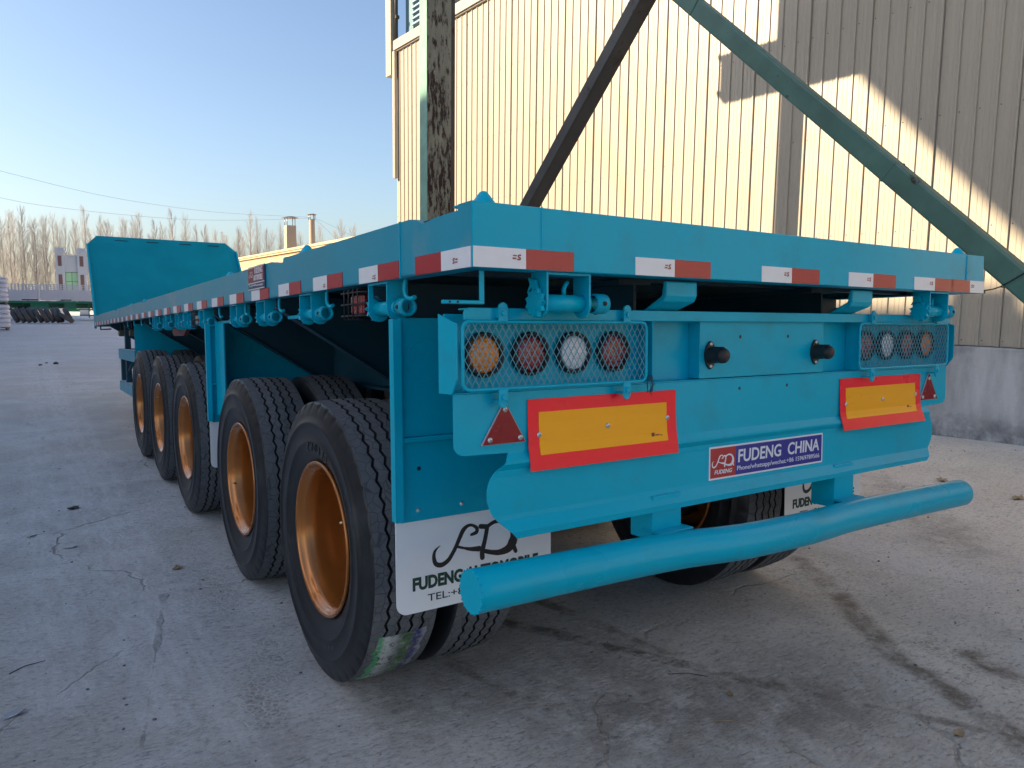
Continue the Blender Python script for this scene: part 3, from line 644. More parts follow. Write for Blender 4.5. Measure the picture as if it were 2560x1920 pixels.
# red company board on the side rail
LOGO = [[(-1080,-979,1),(-1098,-993,9),(-1103,-1013,13),(-1096,-1035,15),(-1076,-1042,16),(-1053,-1032,15),(-1037,-1013,14),(-1023,-991,14),(-1009,-964,15),(-996,-942,16),(-979,-931,11),(-962,-932,9),(-946,-944,13),(-948,-957,14),(-967,-962,9)],[(-1016,-994,9),(-993,-1002,8),(-969,-1009,13),(-938,-1013,19)],[(-932,-940,16),(-906,-945,16)],[(-906,-944,16),(-915,-985,16),(-926,-1023,18),(-926,-1044,18)],[(-906,-944,13),(-878,-933,13),(-842,-935,15),(-813,-955,20),(-802,-988,29),(-808,-1012,36),(-825,-1031,29),(-857,-1038,20),(-886,-1034,16),(-921,-1023,14)],[(-803,-1028,17),(-795,-1045,14)]]
def logo_mesh(m, s=1.):
    # strokes smoothed and given their width; centred, in the x-z plane
    mb = MB().use(m)
    for li, st_ in enumerate(LOGO):
        P_ = [Vector(((p[0]+948)*.001*s, 0, (p[1]+987)*.001*s)) for p in st_]; Wd = [p[2]*.001*s for p in st_]; Q = []; Wq = []
        n_ = len(P_)
        for i in range(n_-1):
            p0, p1, p2, p3 = P_[max(i-1, 0)], P_[i], P_[i+1], P_[min(i+2, n_-1)]
            for k in range(5):
                t = k/5; Q.append(.5*((2*p1)+(p2-p0)*t+(2*p0-5*p1+4*p2-p3)*t*t+(3*p1-p0-3*p2+p3)*t**3)); Wq.append(Wd[i]+(Wd[i+1]-Wd[i])*t)
        Q.append(P_[-1]); Wq.append(Wd[-1]); vs = []
        for i, q in enumerate(Q):
            t = (Q[min(i+1, len(Q)-1)]-Q[max(i-1, 0)]).normalized(); nn = Vector((-t.z, 0, t.x))*Wq[i]/2; e = Vector((0, -.00012*li, 0)); vs += [q+nn+e, q-nn+e]
        mb.add(vs, [(2*i, 2*i+1, 2*i+3, 2*i+2) for i in range(len(Q)-1)])
        for c_, w_ in ((Q[0], Wq[0]), (Q[-1], Wq[-1])):
            e = Vector((0, -.00012*li-.00006, 0)); mb.add([c_+e+Vector((w_/2*math.cos(a*math.pi/6), 0, w_/2*math.sin(a*math.pi/6))) for a in range(12)], [tuple(range(12))])
    return mb.mesh('logo')
sg = P(MB().box((-W2-.006, 1.803, -.107), (-W2-.002, 2.092, .001)), 'company_board', M_signblue)
P(MB().box((-W2-.008, 1.812, -.070), (-W2-.006, 2.085, -.006)), 'red_field', M_signred, 0, sg)
o = obj('logo', logo_mesh(M_stwhite, .22), sg); o.rotation_euler = (0, 0, R(-90)); o.location = (-W2-.0085, 2.035, -.035)
put_text('lettering', 'FUDENG', .135, .026, M_stwhite, sg, (-W2-.0085, 1.965, -.035), LEFT, bold=.02)
put_text('lettering', 'AUTOMOBILE', .155, .026, M_stwhite, sg, (-W2-.0085, 1.985, -.066), LEFT, bold=.02)
for z_ in (-.004, -.075, -.103): P(MB().box((-W2-.0078, 1.808, z_-.0022), (-W2-.0062, 2.088, z_+.0022)), 'white_line', M_stwhite, 0, sg)
put_text('lettering', 'Tel/Whatsapp', .25, .014, M_stwhite, sg, (-W2-.0085, 2.075, -.095), LEFT)
# headboard, leaning forward
hb = MB(); k_ = 1.25/1.44
hbp = [(-1.22, -.17), (1.22, -.17), (1.22, 1.29), (1.08, 1.44), (-1.08, 1.44), (-1.22, 1.29)]
hb.add([(x, 12.12+max(0, z)*k_, z) for x, z in hbp]+[(x, 12.17+max(0, z)*k_, z) for x, z in hbp], [tuple(range(6)), tuple(range(11, 5, -1))]+[(i, i+6, (i+1) % 6+6, (i+1) % 6) for i in range(6)])
HBO = P(hb, 'headboard', M_head, .006)
for x in (-1.25, 1.22):
    mb = MB(); mb.add([(x+dx, 12.10+dy+max(0, z)*k_, z) for z in (-.20, 0, 1.28) for dx, dy in ((0, 0), (.03, 0), (.03, .09), (0, .09))], [(i+j, i+(j+1) % 4, i+4+(j+1) % 4, i+4+j) for i in (0, 4) for j in range(4)]); P(mb, 'post', M_paint, 0, HBO)
for x in (-.8, -.3, .25, .75): P(MB().box((x, 13.30, 1.36), (x+.2, 13.315, 1.375)), 'hand_slot', M_dark, 0, HBO)
# underframe
for sgn in (-1, 1):
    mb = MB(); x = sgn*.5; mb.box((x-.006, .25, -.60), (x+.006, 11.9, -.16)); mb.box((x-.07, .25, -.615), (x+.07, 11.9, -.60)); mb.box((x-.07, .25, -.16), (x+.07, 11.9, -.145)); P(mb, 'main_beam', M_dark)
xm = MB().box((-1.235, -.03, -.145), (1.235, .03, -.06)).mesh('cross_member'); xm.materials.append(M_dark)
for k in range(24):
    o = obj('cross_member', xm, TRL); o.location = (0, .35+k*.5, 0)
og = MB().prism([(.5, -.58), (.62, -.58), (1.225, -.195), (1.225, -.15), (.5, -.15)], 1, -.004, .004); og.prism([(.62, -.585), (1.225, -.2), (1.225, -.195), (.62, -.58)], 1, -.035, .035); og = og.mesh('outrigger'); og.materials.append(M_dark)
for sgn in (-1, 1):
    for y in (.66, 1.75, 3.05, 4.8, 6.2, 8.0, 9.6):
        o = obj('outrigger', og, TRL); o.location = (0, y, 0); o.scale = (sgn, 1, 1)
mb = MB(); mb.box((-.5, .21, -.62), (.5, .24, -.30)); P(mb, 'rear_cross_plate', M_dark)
# ---------------------------------------------------------------- wheels
def tyre_mesh():
    NA = 240; per = 4; prof_base = []
    def zig(j): return (0, 1, 0, -1)[j % per]
    mb = MB(); rows = []; tags = []
    grooves = (-.068, -.023, .023, .068)
    for j in range(NA):
        row = []; z_ = zig(j)*.0055
        # sidewall outer (negative x) from bead to shoulder
        for r_, x_ in ((.286, -.100), (.300, -.113), (.318, -.122), (.345, -.133), (.375, -.1395), (.379, -.1440), (.384, -.1440), (.388, -.1400), (.420, -.1445), (.446, -.1440), (.450, -.1495), (.456, -.1495), (.462, -.1430), (.485, -.138)):
            row.append((x_, r_, 's'))
        nt_ = j % 6 == 0
        row.append((-.1315, .508-(.004 if nt_ else 0), 's')); row.append((-.127 if not nt_ else -.120, .523, 's')); row.append((-.121, .5335, 't'))
        for g in grooves:
            c = g+z_; cr2 = .54-.012*(g/.12)**2
            row += [(c-.0052, cr2, 't'), (c-.0036, cr2-.013, 'g'), (c+.0036, cr2-.013, 'g'), (c+.0052, cr2, 't')]
        row += [(.121, .5335, 't'), (.127, .523, 's'), (.1315, .508, 's'), (.138, .485, 's'), (.1445, .42, 's'), (.133, .345, 's'), (.113, .300, 's'), (.100, .286, 's')]
        rows.append(row)
    k = len(rows[0]); vs = []
    for j, row in enumerate(rows):
        a = 2*math.pi*j/NA
        for x_, r_, t_ in row: vs.append((x_, r_*math.cos(a), r_*math.sin(a)))
    ms = [M_side, M_tread, M_groove]; mb.mats = ms; mb.v = vs
    for j in range(NA):
        for i in range(k-1):
            ta, tb = rows[j][i][2], rows[j][i+1][2]
            mi = 2 if 'g' in (ta, tb) else (1 if ta == tb == 't' else 0)
            mb.f.append([j*k+i, j*k+i+1, ((j+1) % NA)*k+i+1, ((j+1) % NA)*k+i]); mb.mi.append(mi); mb.sm.append(mi == 0)
    return mb.mesh('tyre')
def rim_mesh():
    mb = MB().use(M_gold)
    prof = [(.272, -.070), (.284, -.092), (.291, -.106), (.299, -.113), (.3035, -.120), (.302, -.127), (.296, -.130), (.290, -.127), (.286, -.119), (.281, -.110), (.274, -.103), (.268, -.096), (.266, -.085), (.262, -.072), (.258, -.05), (.256, -.02), (.254, .02), (.252, .06), (.249, .085), (.238, .102), (.215, .108), (.19, .104), (.165, .092), (.15, .088), (.142, .090)]
    mb.lathe(prof, 72, 0)
    mb.use(M_gold).lathe([(.143, .088), (.118, .088), (.112, .045), (.104, .036), (.06, .032), (0, .032)], 40, 0)
    for k in range(10):
        a = 2*math.pi*k/10; mb.lathe([(0, .06), (.016, .06), (.017, .11)], 6, 0, Matrix.Translation((0, .167*math.cos(a), .167*math.sin(a))), False)
    mb.lathe([(.25, .07), (.256, .1), (.275, .118), (.296, .124), (.302, .12)], 60, 0)
    return mb.mesh('rim')
TYM, RIM = tyre_mesh(), rim_mesh()
vlm = MB().tube([(-.10, .235, .02), (-.118, .228, .02)], .005, 8).mesh('valve_stem'); vlm.materials.append(M_brass)
AX = [1.2384, 2.5229, 4.1532, 5.4376, 6.7221]
axm = MB(); axm.tube([(-1.0, 0, 0), (1.0, 0, 0)], .064, 16); axm.tube([(-.72, 0, 0), (-.62, 0, 0)], .19, 24); axm.tube([(.62, 0, 0), (.72, 0, 0)], .19, 24); axm = axm.mesh('axle'); axm.materials.append(M_black)
spm = MB()
for k in range(6): spm.box((-.045, -.5+k*.05, .07+k*.014-.02*abs(0)), (.045, .5-k*.05, .083+k*.014))
spm = spm.mesh('leaf_spring'); spm.materials.append(M_black)
hgm = MB().prism([(-.10, 0), (.10, 0), (.05, -.30), (-.05, -.30)], 0, -.05, .05).mesh('spring_hanger'); hgm.materials.append(M_dark)
NEAR = None
rw = random.Random(5)
for ai, y in enumerate(AX):
    zc = -1.106+.0189*(y-AX[0])
    o = obj('axle', axm, TRL); o.location = (0, y, zc)
    for sgn in (-1, 1):
        o = obj('leaf_spring', spm, TRL); o.location = (sgn*.48, y, zc)
        o = obj('spring_hanger', hgm, TRL); o.location = (sgn*.48, y+.62, -.615)
    for x, flip in ((-1.098, 0), (-.772, 1), (.772, 0), (1.098, 1)):
        wl_ = part_empty('wheel', TRL, (x, y, zc), (rw.uniform(0, 6.28) if not (ai == 0 and x < -1) else R(148), 0, R(180) if flip else 0))
        wl_.rotation_mode = 'XYZ'
        obj('tyre', TYM, wl_); obj('rim', RIM, wl_)
        if x < -1: obj('valve_stem', vlm, wl_)
        if ai == 0 and x < -1: NEAR = wl_
# raised lettering and a torn label on the nearest tyre
def arc_text(s, r0, hgt, a0, step, mirror_top):
    # characters set one by one round the sidewall, wheel local frame (outer face at -x)
    for i, ch in enumerate(s):
        me = text_mesh('lettering', ch, hgt*.72, hgt, M_letter, bold=.02, depth=.0022)
        a = a0+i*step      # angle seen from outside: forward(+y) is to the left in view
        o = obj('lettering', me, NEAR)
        # local basis: radial e_r, tangential e_t ; outside normal -x
        er = Vector((0, math.cos(a), math.sin(a))); et = Vector((0, math.sin(a), -math.cos(a)))
        if mirror_top: X_, Y_ = et, er
        else: X_, Y_ = -et, -er
        n_ = X_.cross(Y_); p = er*r0+Vector((-.1415, 0, 0)) - X_*hgt*.36
        o.matrix_local = Matrix(((X_.x, Y_.x, n_.x, p.x), (X_.y, Y_.y, n_.y, p.y), (X_.z, Y_.z, n_.z, p.z), (0, 0, 0, 1)))
wrot = NEAR.rotation_euler[0]
arc_text('GELONG', .344, .034, R(112)-wrot, -R(6.6), True)
arc_text('828', .402, .034, R(246)-wrot, R(5.6), True)
lb = MB(); K = 14; Lx = [-.112, -.075, -.07, -.03, -.024, .02, .026, .065, .07, .112]; vs = []
for i in range(K+1):
    a = R(206)-wrot+R(44)*i/K
    for q in Lx: vs.append((q+.004*math.sin(i*1.7), (.5425-.012*(q/.12)**2)*math.cos(a), (.5425-.012*(q/.12)**2)*math.sin(a)))
k = len(Lx); lb.add(vs, [(i*k+j, i*k+j+1, (i+1)*k+j+1, (i+1)*k+j) for i in range(K) for j in range(k-1)], True); lb.build('paper_label', M_label, NEAR)
# ---------------------------------------------------------------- mudguards with white flaps
def mudguard(y, sgn, xi, zt, zb, zf, flap=True, txt=True):
    x0, x1 = 1.243, xi; mb = MB()
    def bx(a, b_): 
        p, q = list(a), list(b_)
        if sgn > 0: p[0], q[0] = -q[0], -p[0]
        mb.box(p, q)
    bx((-x0+.028, y, zt-.36), (-xi, y+.004, zt)); bx((-x0+.028, y-.012, zt-.375), (-xi, y+.004, zt-.36)); bx((-x0+.028, y+.006, zb), (-xi, y+.010, zt-.365))
    bx((-x0, y-.022, zb+.01), (-x0+.004, y+.012, zt-.005)); bx((-x0, y-.022, zb+.01), (-x0+.026, y-.018, zt-.005)); bx((-x0+.004, y-.018, zb+.012), (-x0+.03, y+.004, zt-.01))
    g = P(mb, 'mudguard', M_paint, .003)
    for cx in (.115, .345):
        r_ = MB(); r_.lathe([(.062, -.0004), (.064, -.002), (.066, -.0004)], 32, 1, Matrix.Translation((sgn*(x0-cx), y, zt-.13))); P(r_, 'stamped_ring', M_paint, 0, g)
    for cx, cz in ((.085, .034), (.238, .034)):
        r_ = MB(); r_.lathe([(0, -.006), (.005, -.005), (.007, 0)], 10, 1, Matrix.Translation((sgn*(x0-cx), y+.006, zb+cz))); P(r_, 'rivet', M_rivet, 0, g)
    r_ = MB(); r_.lathe([(0, -.001), (.006, -.001), (.007, 0)], 10, 1, Matrix.Translation((sgn*(x0-.09), y+.006, zt-.46))); P(r_, 'bolt_hole', M_black, 0, g)
    if flap:
        xa, xb = sorted((sgn*1.231, sgn*.648)); c_ = .035; rp = [(xa, zb+.05), (xb, zb+.05)]
        for k in range(7):
            a = math.pi/2*k/6; rp.append((xb-c_+c_*math.cos(a), zf+c_-c_*math.sin(a)))
        for k in range(7):
            a = math.pi/2+math.pi/2*k/6; rp.append((xa+c_+c_*math.cos(a), zf+c_-c_*math.sin(a)))
        f_ = P(MB().prism(rp, 1, y+.012, y+.016), 'mud_flap', M_white)
        xo = xa
        if txt:
            dz = zf+1.178; o = obj('logo', logo_mesh(M_blackink), f_); o.location = (xo+.283, y+.0115, -.987+dz)
            put_text('lettering', 'FUDENG AUTOMOBILE', .474, .043, M_green, f_, (xo+.054, y+.0112, -1.109+dz), REAR, bold=.045)
            put_text('lettering', 'TEL:+86', .15, .023, M_blackink, f_, (xo+.105, y+.0112, -1.150+dz), REAR)
    return g
mudguard(.495, -1, .65, -.265, -.888, -1.178); mudguard(.495, 1, .60, -.265, -.888, -1.178)
mudguard(3.235, -1, .555, -.245, -.85, -1.135); mudguard(3.235, 1, .555, -.245, -.85, -1.135)
P(MB().box((-1.19, 2.98, -.80), (-1.183, 3.215, -.235)), 'mudguard_rib', M_paint)
P(MB().box((-1.185, 7.38, -.66), (-.5, 7.385, -.19)), 'front_mudguard', M_paint)
# ---------------------------------------------------------------- strap winches and rope hooks
def winch(parent_loc, rotz, handle=False):
    w_ = part_empty('strap_winch', TRL, parent_loc, (0, 0, rotz))
    return w_
# along local +y: ring at y=0, bracket plates at .09 and .24, ratchet teeth beyond
mb = MB()
for yy in (.075, .215):
    mb.prism([(-.034, 0), (.034, 0), (.034, -.085)]+[(.034*math.cos(a*math.pi/8), -.085-.034*math.sin(a*math.pi/8)) for a in range(1, 8)]+[(-.034, -.085)], 1, yy, yy+.006)
mb.box((-.034, .081, -.007), (.034, .215, -.001)); WB = mb.mesh('bracket'); WB.materials.append(M_paint)
mb = MB(); mb.tube([(0, .06, -.078), (0, .24, -.078)], .0225, 18); mb.lathe([(.017, .03), (.019, -.002), (.026, -.002), (.028, .004), (.028, .040), (.0225, .042)], 22, 1, Matrix.Translation((0, 0, -.078)))
mb.use(M_paint); WD = mb.mesh('drum'); 
if not len(WD.materials): WD.materials.append(M_paint)
mb = MB(); T_ = []
for k in range(22): a = math.pi*2*k/22; r_ = .040 if k % 2 else .030; T_.append((r_*math.cos(a), -.078+r_*math.sin(a)))
mb.prism(T_, 1, .226, .238); mb.prism([(.0, -.02), (.028, -.012), (.02, -.03), (.034, -.052), (.012, -.040), (-.01, -.045)], 1, .226, .236); WR = mb.mesh('ratchet'); WR.materials.append(M_paint)
mb = MB()
for a0 in (R(60), R(180), R(300)): mb.ball((.0265*math.cos(a0), .020, -.078+.0265*math.sin(a0)), .0065, 8, (1, 1.3, 1))
WH = mb.mesh('bar_hole'); WH.materials.append(M_black)
def put_winch(loc, rz):
    w_ = part_empty('strap_winch', TRL, loc, (0, 0, rz))
    for nm, me in (('bracket', WB), ('drum', WD), ('ratchet', WR), ('bar_hole', WH)): obj(nm, me, w_)
    return w_
for y in (.447, 1.15, 1.81, 2.35, 3.2, 3.75, 4.12, 4.7, 5.3): put_winch((-1.205, y, -HB), 0)
# rear winches lie across: ring on the right
for x in (-.800, 1.082):
    w_ = put_winch((x, .05, -HB), R(90))
    mb = MB(); mb.tube([(0, .14, -.058), (.0, .14, -.04), (.004, .13, -.028), (.012, .118, -.022)], .006, 8); mb.build('pin', M_paint, w_)
hk = MB(); hk.tube([(0, 0, .01), (0, .008, -.012), (0, .011, -.03), (0, .004, -.046), (0, -.012, -.055), (0, -.034, -.057), (0, -.055, -.054)], .0062, 10); hk = hk.mesh('rope_hook'); hk.materials.append(M_paint)
for y in (.425, 1.09, 1.70, 2.30, 2.9, 3.5, 4.08, 4.62, 5.2, 5.8, 6.4, 7.0, 7.6):
    o = obj('rope_hook', hk, TRL); o.location = (-1.222, y, -HB)
for y0, y1 in ((1.42, 1.70), (2.6, 3.12)):
    P(MB().box((-1.19, y0, -.247), (-1.178, y1, -.232)), 'winch_bar', M_paint, .002)
# caged side marker lamps
def caged(y):
    L_ = part_empty('side_marker_lamp', TRL, (-1.21, y, -.215))
    MB().box((-.012, -.055, -.032), (.05, .055, .032)).build('lamp_lens', M_redlens, L_, .006)
    mb = MB()
    for z_ in (-.038, 0, .038): mb.tube([(.05, -.09, z_), (-.03, -.09, z_), (-.03, .09, z_), (.05, .09, z_)], .0032, 6)
    for y_ in (-.06, -.02, .02, .06): mb.tube([(.05, y_, .05), (-.032, y_, .048), (-.032, y_, -.048), (.05, y_, -.05)], .0032, 6)
    mb.build('guard_cage', M_black, L_)
caged(.81); caged(3.6)
P(MB().prism([(4.55, -.255), (5.2, -.255), (5.3, -.285), (5.2, -.32), (4.75, -.32)], 0, -1.12, -1.09), 'hanging_lamp', mat('dull_red_lamp', (.16, .05, .045), .5))
# side step with two treads, hanging couplings at the front
st_ = part_empty('side_step', TRL, (0, 0, 0))
MB().box((-1.13, 8.85, -1.02), (-1.07, 8.97, -.15)).build('step_post', M_dark, st_); MB().box((-1.13, 9.42, -1.02), (-1.07, 9.54, -.5)).build('step_post', M_dark, st_)
for z_ in (-.49, -.91):
    mb = MB(); mb.box((-1.15, 7.75, z_-.13), (-1.14, 9.55, z_)); mb.box((-1.14, 7.75, z_-.006), (-.92, 9.55, z_-.003)); mb.build('tread_frame', M_paintd, st_)
    mb = MB()
    for k in range(18): mb.box((-1.139, 7.80+k*.098, z_-.002), (-.93, 7.80+k*.098+.05, z_+.004))
    mb.build('tread_slats', M_whitetape, st_)
mb = MB(); mb.tube([(-1.1, 8.95, -.80), (-1.1, 8.3, -.60)], .02, 6); mb.build('step_brace', M_dark, st_)
for y in (9.1, 7.9):
    hgp = part_empty('hanging_coupling', TRL, (-1.15, y, -.156)); MB().tube([(0, 0, 0), (0, 0, -.10)], .008, 6).build('strap', M_black, hgp)
    mb = MB(); mb.prism([(-.06, -.09), (.05, -.10), (.07, -.155), (-.03, -.17), (-.07, -.13)], 0, -.03, .03); mb.build('coupling_head', mat('dull_olive', (.10, .09, .06), .6), hgp, .006)
mb = MB(); mb.tube([(-1.2, 11.6, -.15), (-1.2, 11.6, -.22), (-1.2, 9.9, -.225)], .01, 6); P(mb, 'air_line', M_black)
# ---------------------------------------------------------------- rear light panel
mb = MB()
mb.box((-1.235, .176, -.47), (1.235, .18, -.262))                       # backing sheet
mb.box((-.331, .127, -.463), (.331, .176, -.276))                       # centre box
mb.box((-1.235, .127, -.470), (1.235, .176, -.4655))                    # ledge
for x in (-.553, .549): mb.box((x-.002, .112, -.463), (x+.002, .176, -.277))
RP = P(mb, 'rear_panel', M_paint, .003)
mb = MB(); mb.prism([(-1.213, -.279), (-1.213, -.262), (-1.209, -.252), (-1.198, -.247), (1.20, -.247), (1.213, -.252), (1.219, -.262), (1.219, -.279)], 1, .108, .114); mb.box((-1.19, .112, -.252), (1.19, .18, -.2475)); P(mb, 'top_bar', M_paint, .002)
# lower sheet with rounded corners
rc = .03; poly = [(-1.235, -.4702), (-1.235, -.60)]+[(-1.235+rc-rc*math.cos(a*math.pi/12), -.60-rc*math.sin(a*math.pi/12)) for a in range(1, 7)]+[(-1.08, -.634), (1.08, -.634)]+[(1.235-rc+rc*math.sin(a*math.pi/12), -.60-rc*math.cos(a*math.pi/12)) for a in range(0, 6)]+[(1.235, -.60), (1.235, -.4702)]
P(MB().prism(poly, 1, .127, .131), 'lower_sheet', M_paint)
rows = [(-.62,.1265,1.07),(-.636,.1265,1.07),(-.657,.114,1.083),(-.664,.114,1.088),(-.681,.1265,1.108),(-.70,.128,1.124),(-.715,.128,1.131),(-.73,.128,1.135),(-.76,.128,1.135),(-.79,.128,1.125),(-.805,.128,1.115),(-.818,.127,1.103),(-.848,.103,1.073),(-.866,.104,1.055),(-.870,.116,1.05)]
mb = MB(); xs = [-1, -.5, 0, .5, 1]
for off in (0, .004):
    mb.add([(xe*q, y+off, z) for z, y, xe in rows for q in xs], [(i*5+j, i*5+j+1, (i+1)*5+j+1, (i+1)*5+j) for i in range(len(rows)-1) for j in range(4)])
k = len(rows)*5
for e_ in (0, 4): mb.f += [[i*5+e_, (i+1)*5+e_, (i+1)*5+e_+k, i*5+e_+k] for i in range(len(rows)-1)]; mb.mi += [0]*(len(rows)-1); mb.sm += [False]*(len(rows)-1)
P(mb, 'bumper_sheet', M_paint)
for sgn in (-1, 1):
    mb = MB(); mb.prism([(.10, -.288), (.196, -.262), (.196, -.47), (.127, -.468), (.10, -.428)], 0, *sorted((sgn*1.2405, sgn*1.2365))); P(mb, 'end_wing', M_paint)
P(MB().box((-1.16, .125, -.275), (-.56, .127, -.262)), 'upper_lip', M_paint)
for x in (-.135, .12):
    for z, y in ((-.329, .1268), (-.503, .1268)):
        mb = MB(); mb.lathe([(0, -.0006), (.0055, -.0006), (.006, 0)], 12, 1, Matrix.Translation((x, y, z))); P(mb, 'bolt_hole', M_black)
# folded carriers between the deck and the panel
for x0 in (-.565, .378):
    mb = MB(); q = [(.045, -.163), (.045, -.205), (.055, -.222), (.13, -.248), (.145, -.246), (.066, -.205), (.058, -.163)]
    mb.prism(q, 0, x0, x0+.13); P(mb, 'panel_carrier', M_paint, .004)
mb = MB(); mb.box((-1.20, .05, -.24), (-1.186, .055, -.157)); mb.box((-1.302, .045, -.241), (-1.19, .062, -.232)); P(mb, 'lamp_bracket', M_paint, .002)
for x in (-1.29, -1.268): P(MB().box((x, .0442, -.239), (x+.006, .045, -.234)), 'bracket_hole', M_black)
# tail lamps behind mesh guards
LX = (1.122, .970, .818, .666); kinds = (M_amber, M_redlens, M_clear, M_redlens)
bz = MB().lathe([(.060, .012), (.062, 0), (.060, -.010), (.056, -.013), (.051, -.010), (.049, .004)], 36, 1).mesh('bezel'); bz.materials.append(M_black)
lens_me = []
for m_ in (M_amber, M_redlens, M_clear):
    mb = MB(); mb.lathe([(0, -.011), (.018, -.0105), (.036, -.008), (.048, -.002), (.0505, .002)], 36, 1); me = mb.mesh('lens'); me.materials.append(m_); lens_me.append(me)
LM = {M_amber: lens_me[0], M_redlens: lens_me[1], M_clear: lens_me[2]}
rfm = MB()
for ring, cnt in ((0, 1), (.015, 6), (.029, 12), (.041, 18)):
    for k in range(cnt): a = 2*math.pi*k/cnt; rfm.ball((ring*math.cos(a), -.0095+ring*ring*3.5, ring*math.sin(a)), .0072, 6, (1, .5, 1))
RF = {}
for m_ in kinds[:3]:
    me = rfm.mesh('lens_facets'); me.materials.append(m_); RF[m_] = me
for sgn in (-1, 1):
    for x, m_ in zip(LX, kinds):
        t = part_empty('tail_lamp', TRL, (sgn*x, .164, -.370)); obj('bezel', bz, t); obj('lens', LM[m_], t); obj('lens_facets', RF[m_], t)
    xa, xb = (-1.222, -.592) if sgn < 0 else (.520, 1.180); za, zb = -.458, -.283; yg = .100; r_ = .022
    gd = part_empty('lamp_guard', TRL, (0, 0, 0)); pts = []
    for cx, cz, a0 in ((xb-r_, zb-r_, 0), (xa+r_, zb-r_, 90), (xa+r_, za+r_, 180), (xb-r_, za+r_, 270)):
        for k in range(6): a = R(a0+k*18); pts.append((cx+r_*math.cos(a), yg, cz+r_*math.sin(a)))
    mb = MB(); mb.tube(pts+[pts[0], pts[1]], .0050, 10, False); mb.build('guard_frame', M_paint, gd)
    mb = MB(); pitch = .0206; slope = 1.62; h = zb-za; nn = int((xb-xa+h/slope)/pitch)+1
    def wire(x0, z0, x1, z1, dy):
        a = Vector((x0, yg+dy, z0)); b_ = Vector((x1, yg+dy, z1)); t = (b_-a).normalized(); sd = Vector((t.z, 0, -t.x))*.0009; dp = Vector((0, .0013, 0))
        mb.add([a+sd-dp, a-sd-dp, b_-sd-dp, b_+sd-dp, a+dp, b_+dp], [(0, 1, 2, 3), (1, 4, 5, 2), (0, 3, 5, 4)])
    for k in range(-8, nn+8):
        for dsg in (1, -1):
            x0 = xa+k*pitch if dsg > 0 else xb-k*pitch
            # line x = x0 + dsg*(z-za)/slope, clipped to the frame
            z0, z1 = za, zb
            def xz(z_): return x0+dsg*(z_-za)/slope
            lo, hi = (xa, xb)
            pa = (xz(z0), z0); pb = (xz(z1), z1)
            def clip(p, q):
                (x_, z_), (x2, z2) = p, q
                for lim, s_ in ((lo, 1), (hi, -1)):
                    d1, d2 = s_*(x_-lim), s_*(x2-lim)
                    if d1 < 0 and d2 < 0: return None
                    if d1 < 0: t = d1/(d1-d2); x_, z_ = x_+(x2-x_)*t, z_+(z2-z_)*t
                    elif d2 < 0: t = d2/(d2-d1); x2, z2 = x2+(x_-x2)*t, z2+(z_-z2)*t
                return (x_, z_, x2, z2)
            c_ = clip(pa, pb)
            if c_ and abs(c_[1]-c_[3]) > .004: wire(*c_, .0005*dsg)
    mb.build('guard_mesh', mat('guard_wire%d' % sgn, (.07, .32, .42), .4), gd)
    for x in ((-1.105, -.675) if sgn < 0 else (.60, 1.085)):
        for z, up in ((zb, 1), (za, -1)):
            l_ = MB(); l_.box((x-.014, .090, min(z, z+up*.036)), (x+.014, .096, max(z, z+up*.036))); l_.lathe([(0, -.010), (.0085, -.010), (.0085, .004)], 6, 1, Matrix.Translation((x, .094, z+up*.022)), False); l_.lathe([(0, -.003), (.013, -.003), (.013, .004)], 16, 1, Matrix.Translation((x, .092, z+up*.022)), False)
            l_.lathe([(0, 0), (.014, 0), (.014, .006)], 16, 1, Matrix.Translation((x, .090, z+up*.036)), False)
            l_.box((x-.013, .095, min(z+up*.01, z+up*.036)), (x+.013, .128, max(z+up*.03, z+up*.036)))
            l_.build('guard_lug', M_paint, gd, .0015)
# black sockets
for x, tilt in ((-.286, 0), (.276, 0)):
    t = part_empty('trailer_socket', TRL, (x, .127, -.388))
    mb = MB(); pp = []
    for k in range(24):
        a = 2*math.pi*k/24; rx, rz = .026, .046; pp.append((rx*math.cos(a)*(1-.35*abs(math.sin(a))**3), rz*math.sin(a)))
    mb.prism(pp, 1, -.008, 0); mb.build('flange', M_black, t, .002)
    mb = MB(); mb.lathe([(.027, -.006), (.026, -.02), (.024, -.045), (.0245, -.05), (.0255, -.052), (.0245, -.062), (.019, -.070), (.010, -.074), (0, -.075)], 26, 1)
    mb.box((-.004, -.06, .02), (.004, -.012, .028)); mb.build('socket_body', M_black, t)
    for z in (.036, -.036):
        mb = MB(); mb.lathe([(0, -.011), (.0045, -.0105), (.006, -.008)], 12, 1, Matrix.Translation((0, 0, z))); mb.build('rivet', M_rivet, t)
def rivet(par, x, y, z, r_=.0075):
    mb = MB(); mb.lathe([(.0, -.0035), (r_*.7, -.003), (r_, 0)], 14, 1, Matrix.Translation((x, y, z))); o = mb.build('rivet', M_rivet, par)
    mb = MB(); mb.lathe([(0, -.0039), (.0022, -.0037)], 8, 1, Matrix.Translation((x, y, z))); mb.build('rivet_core', M_black, par)
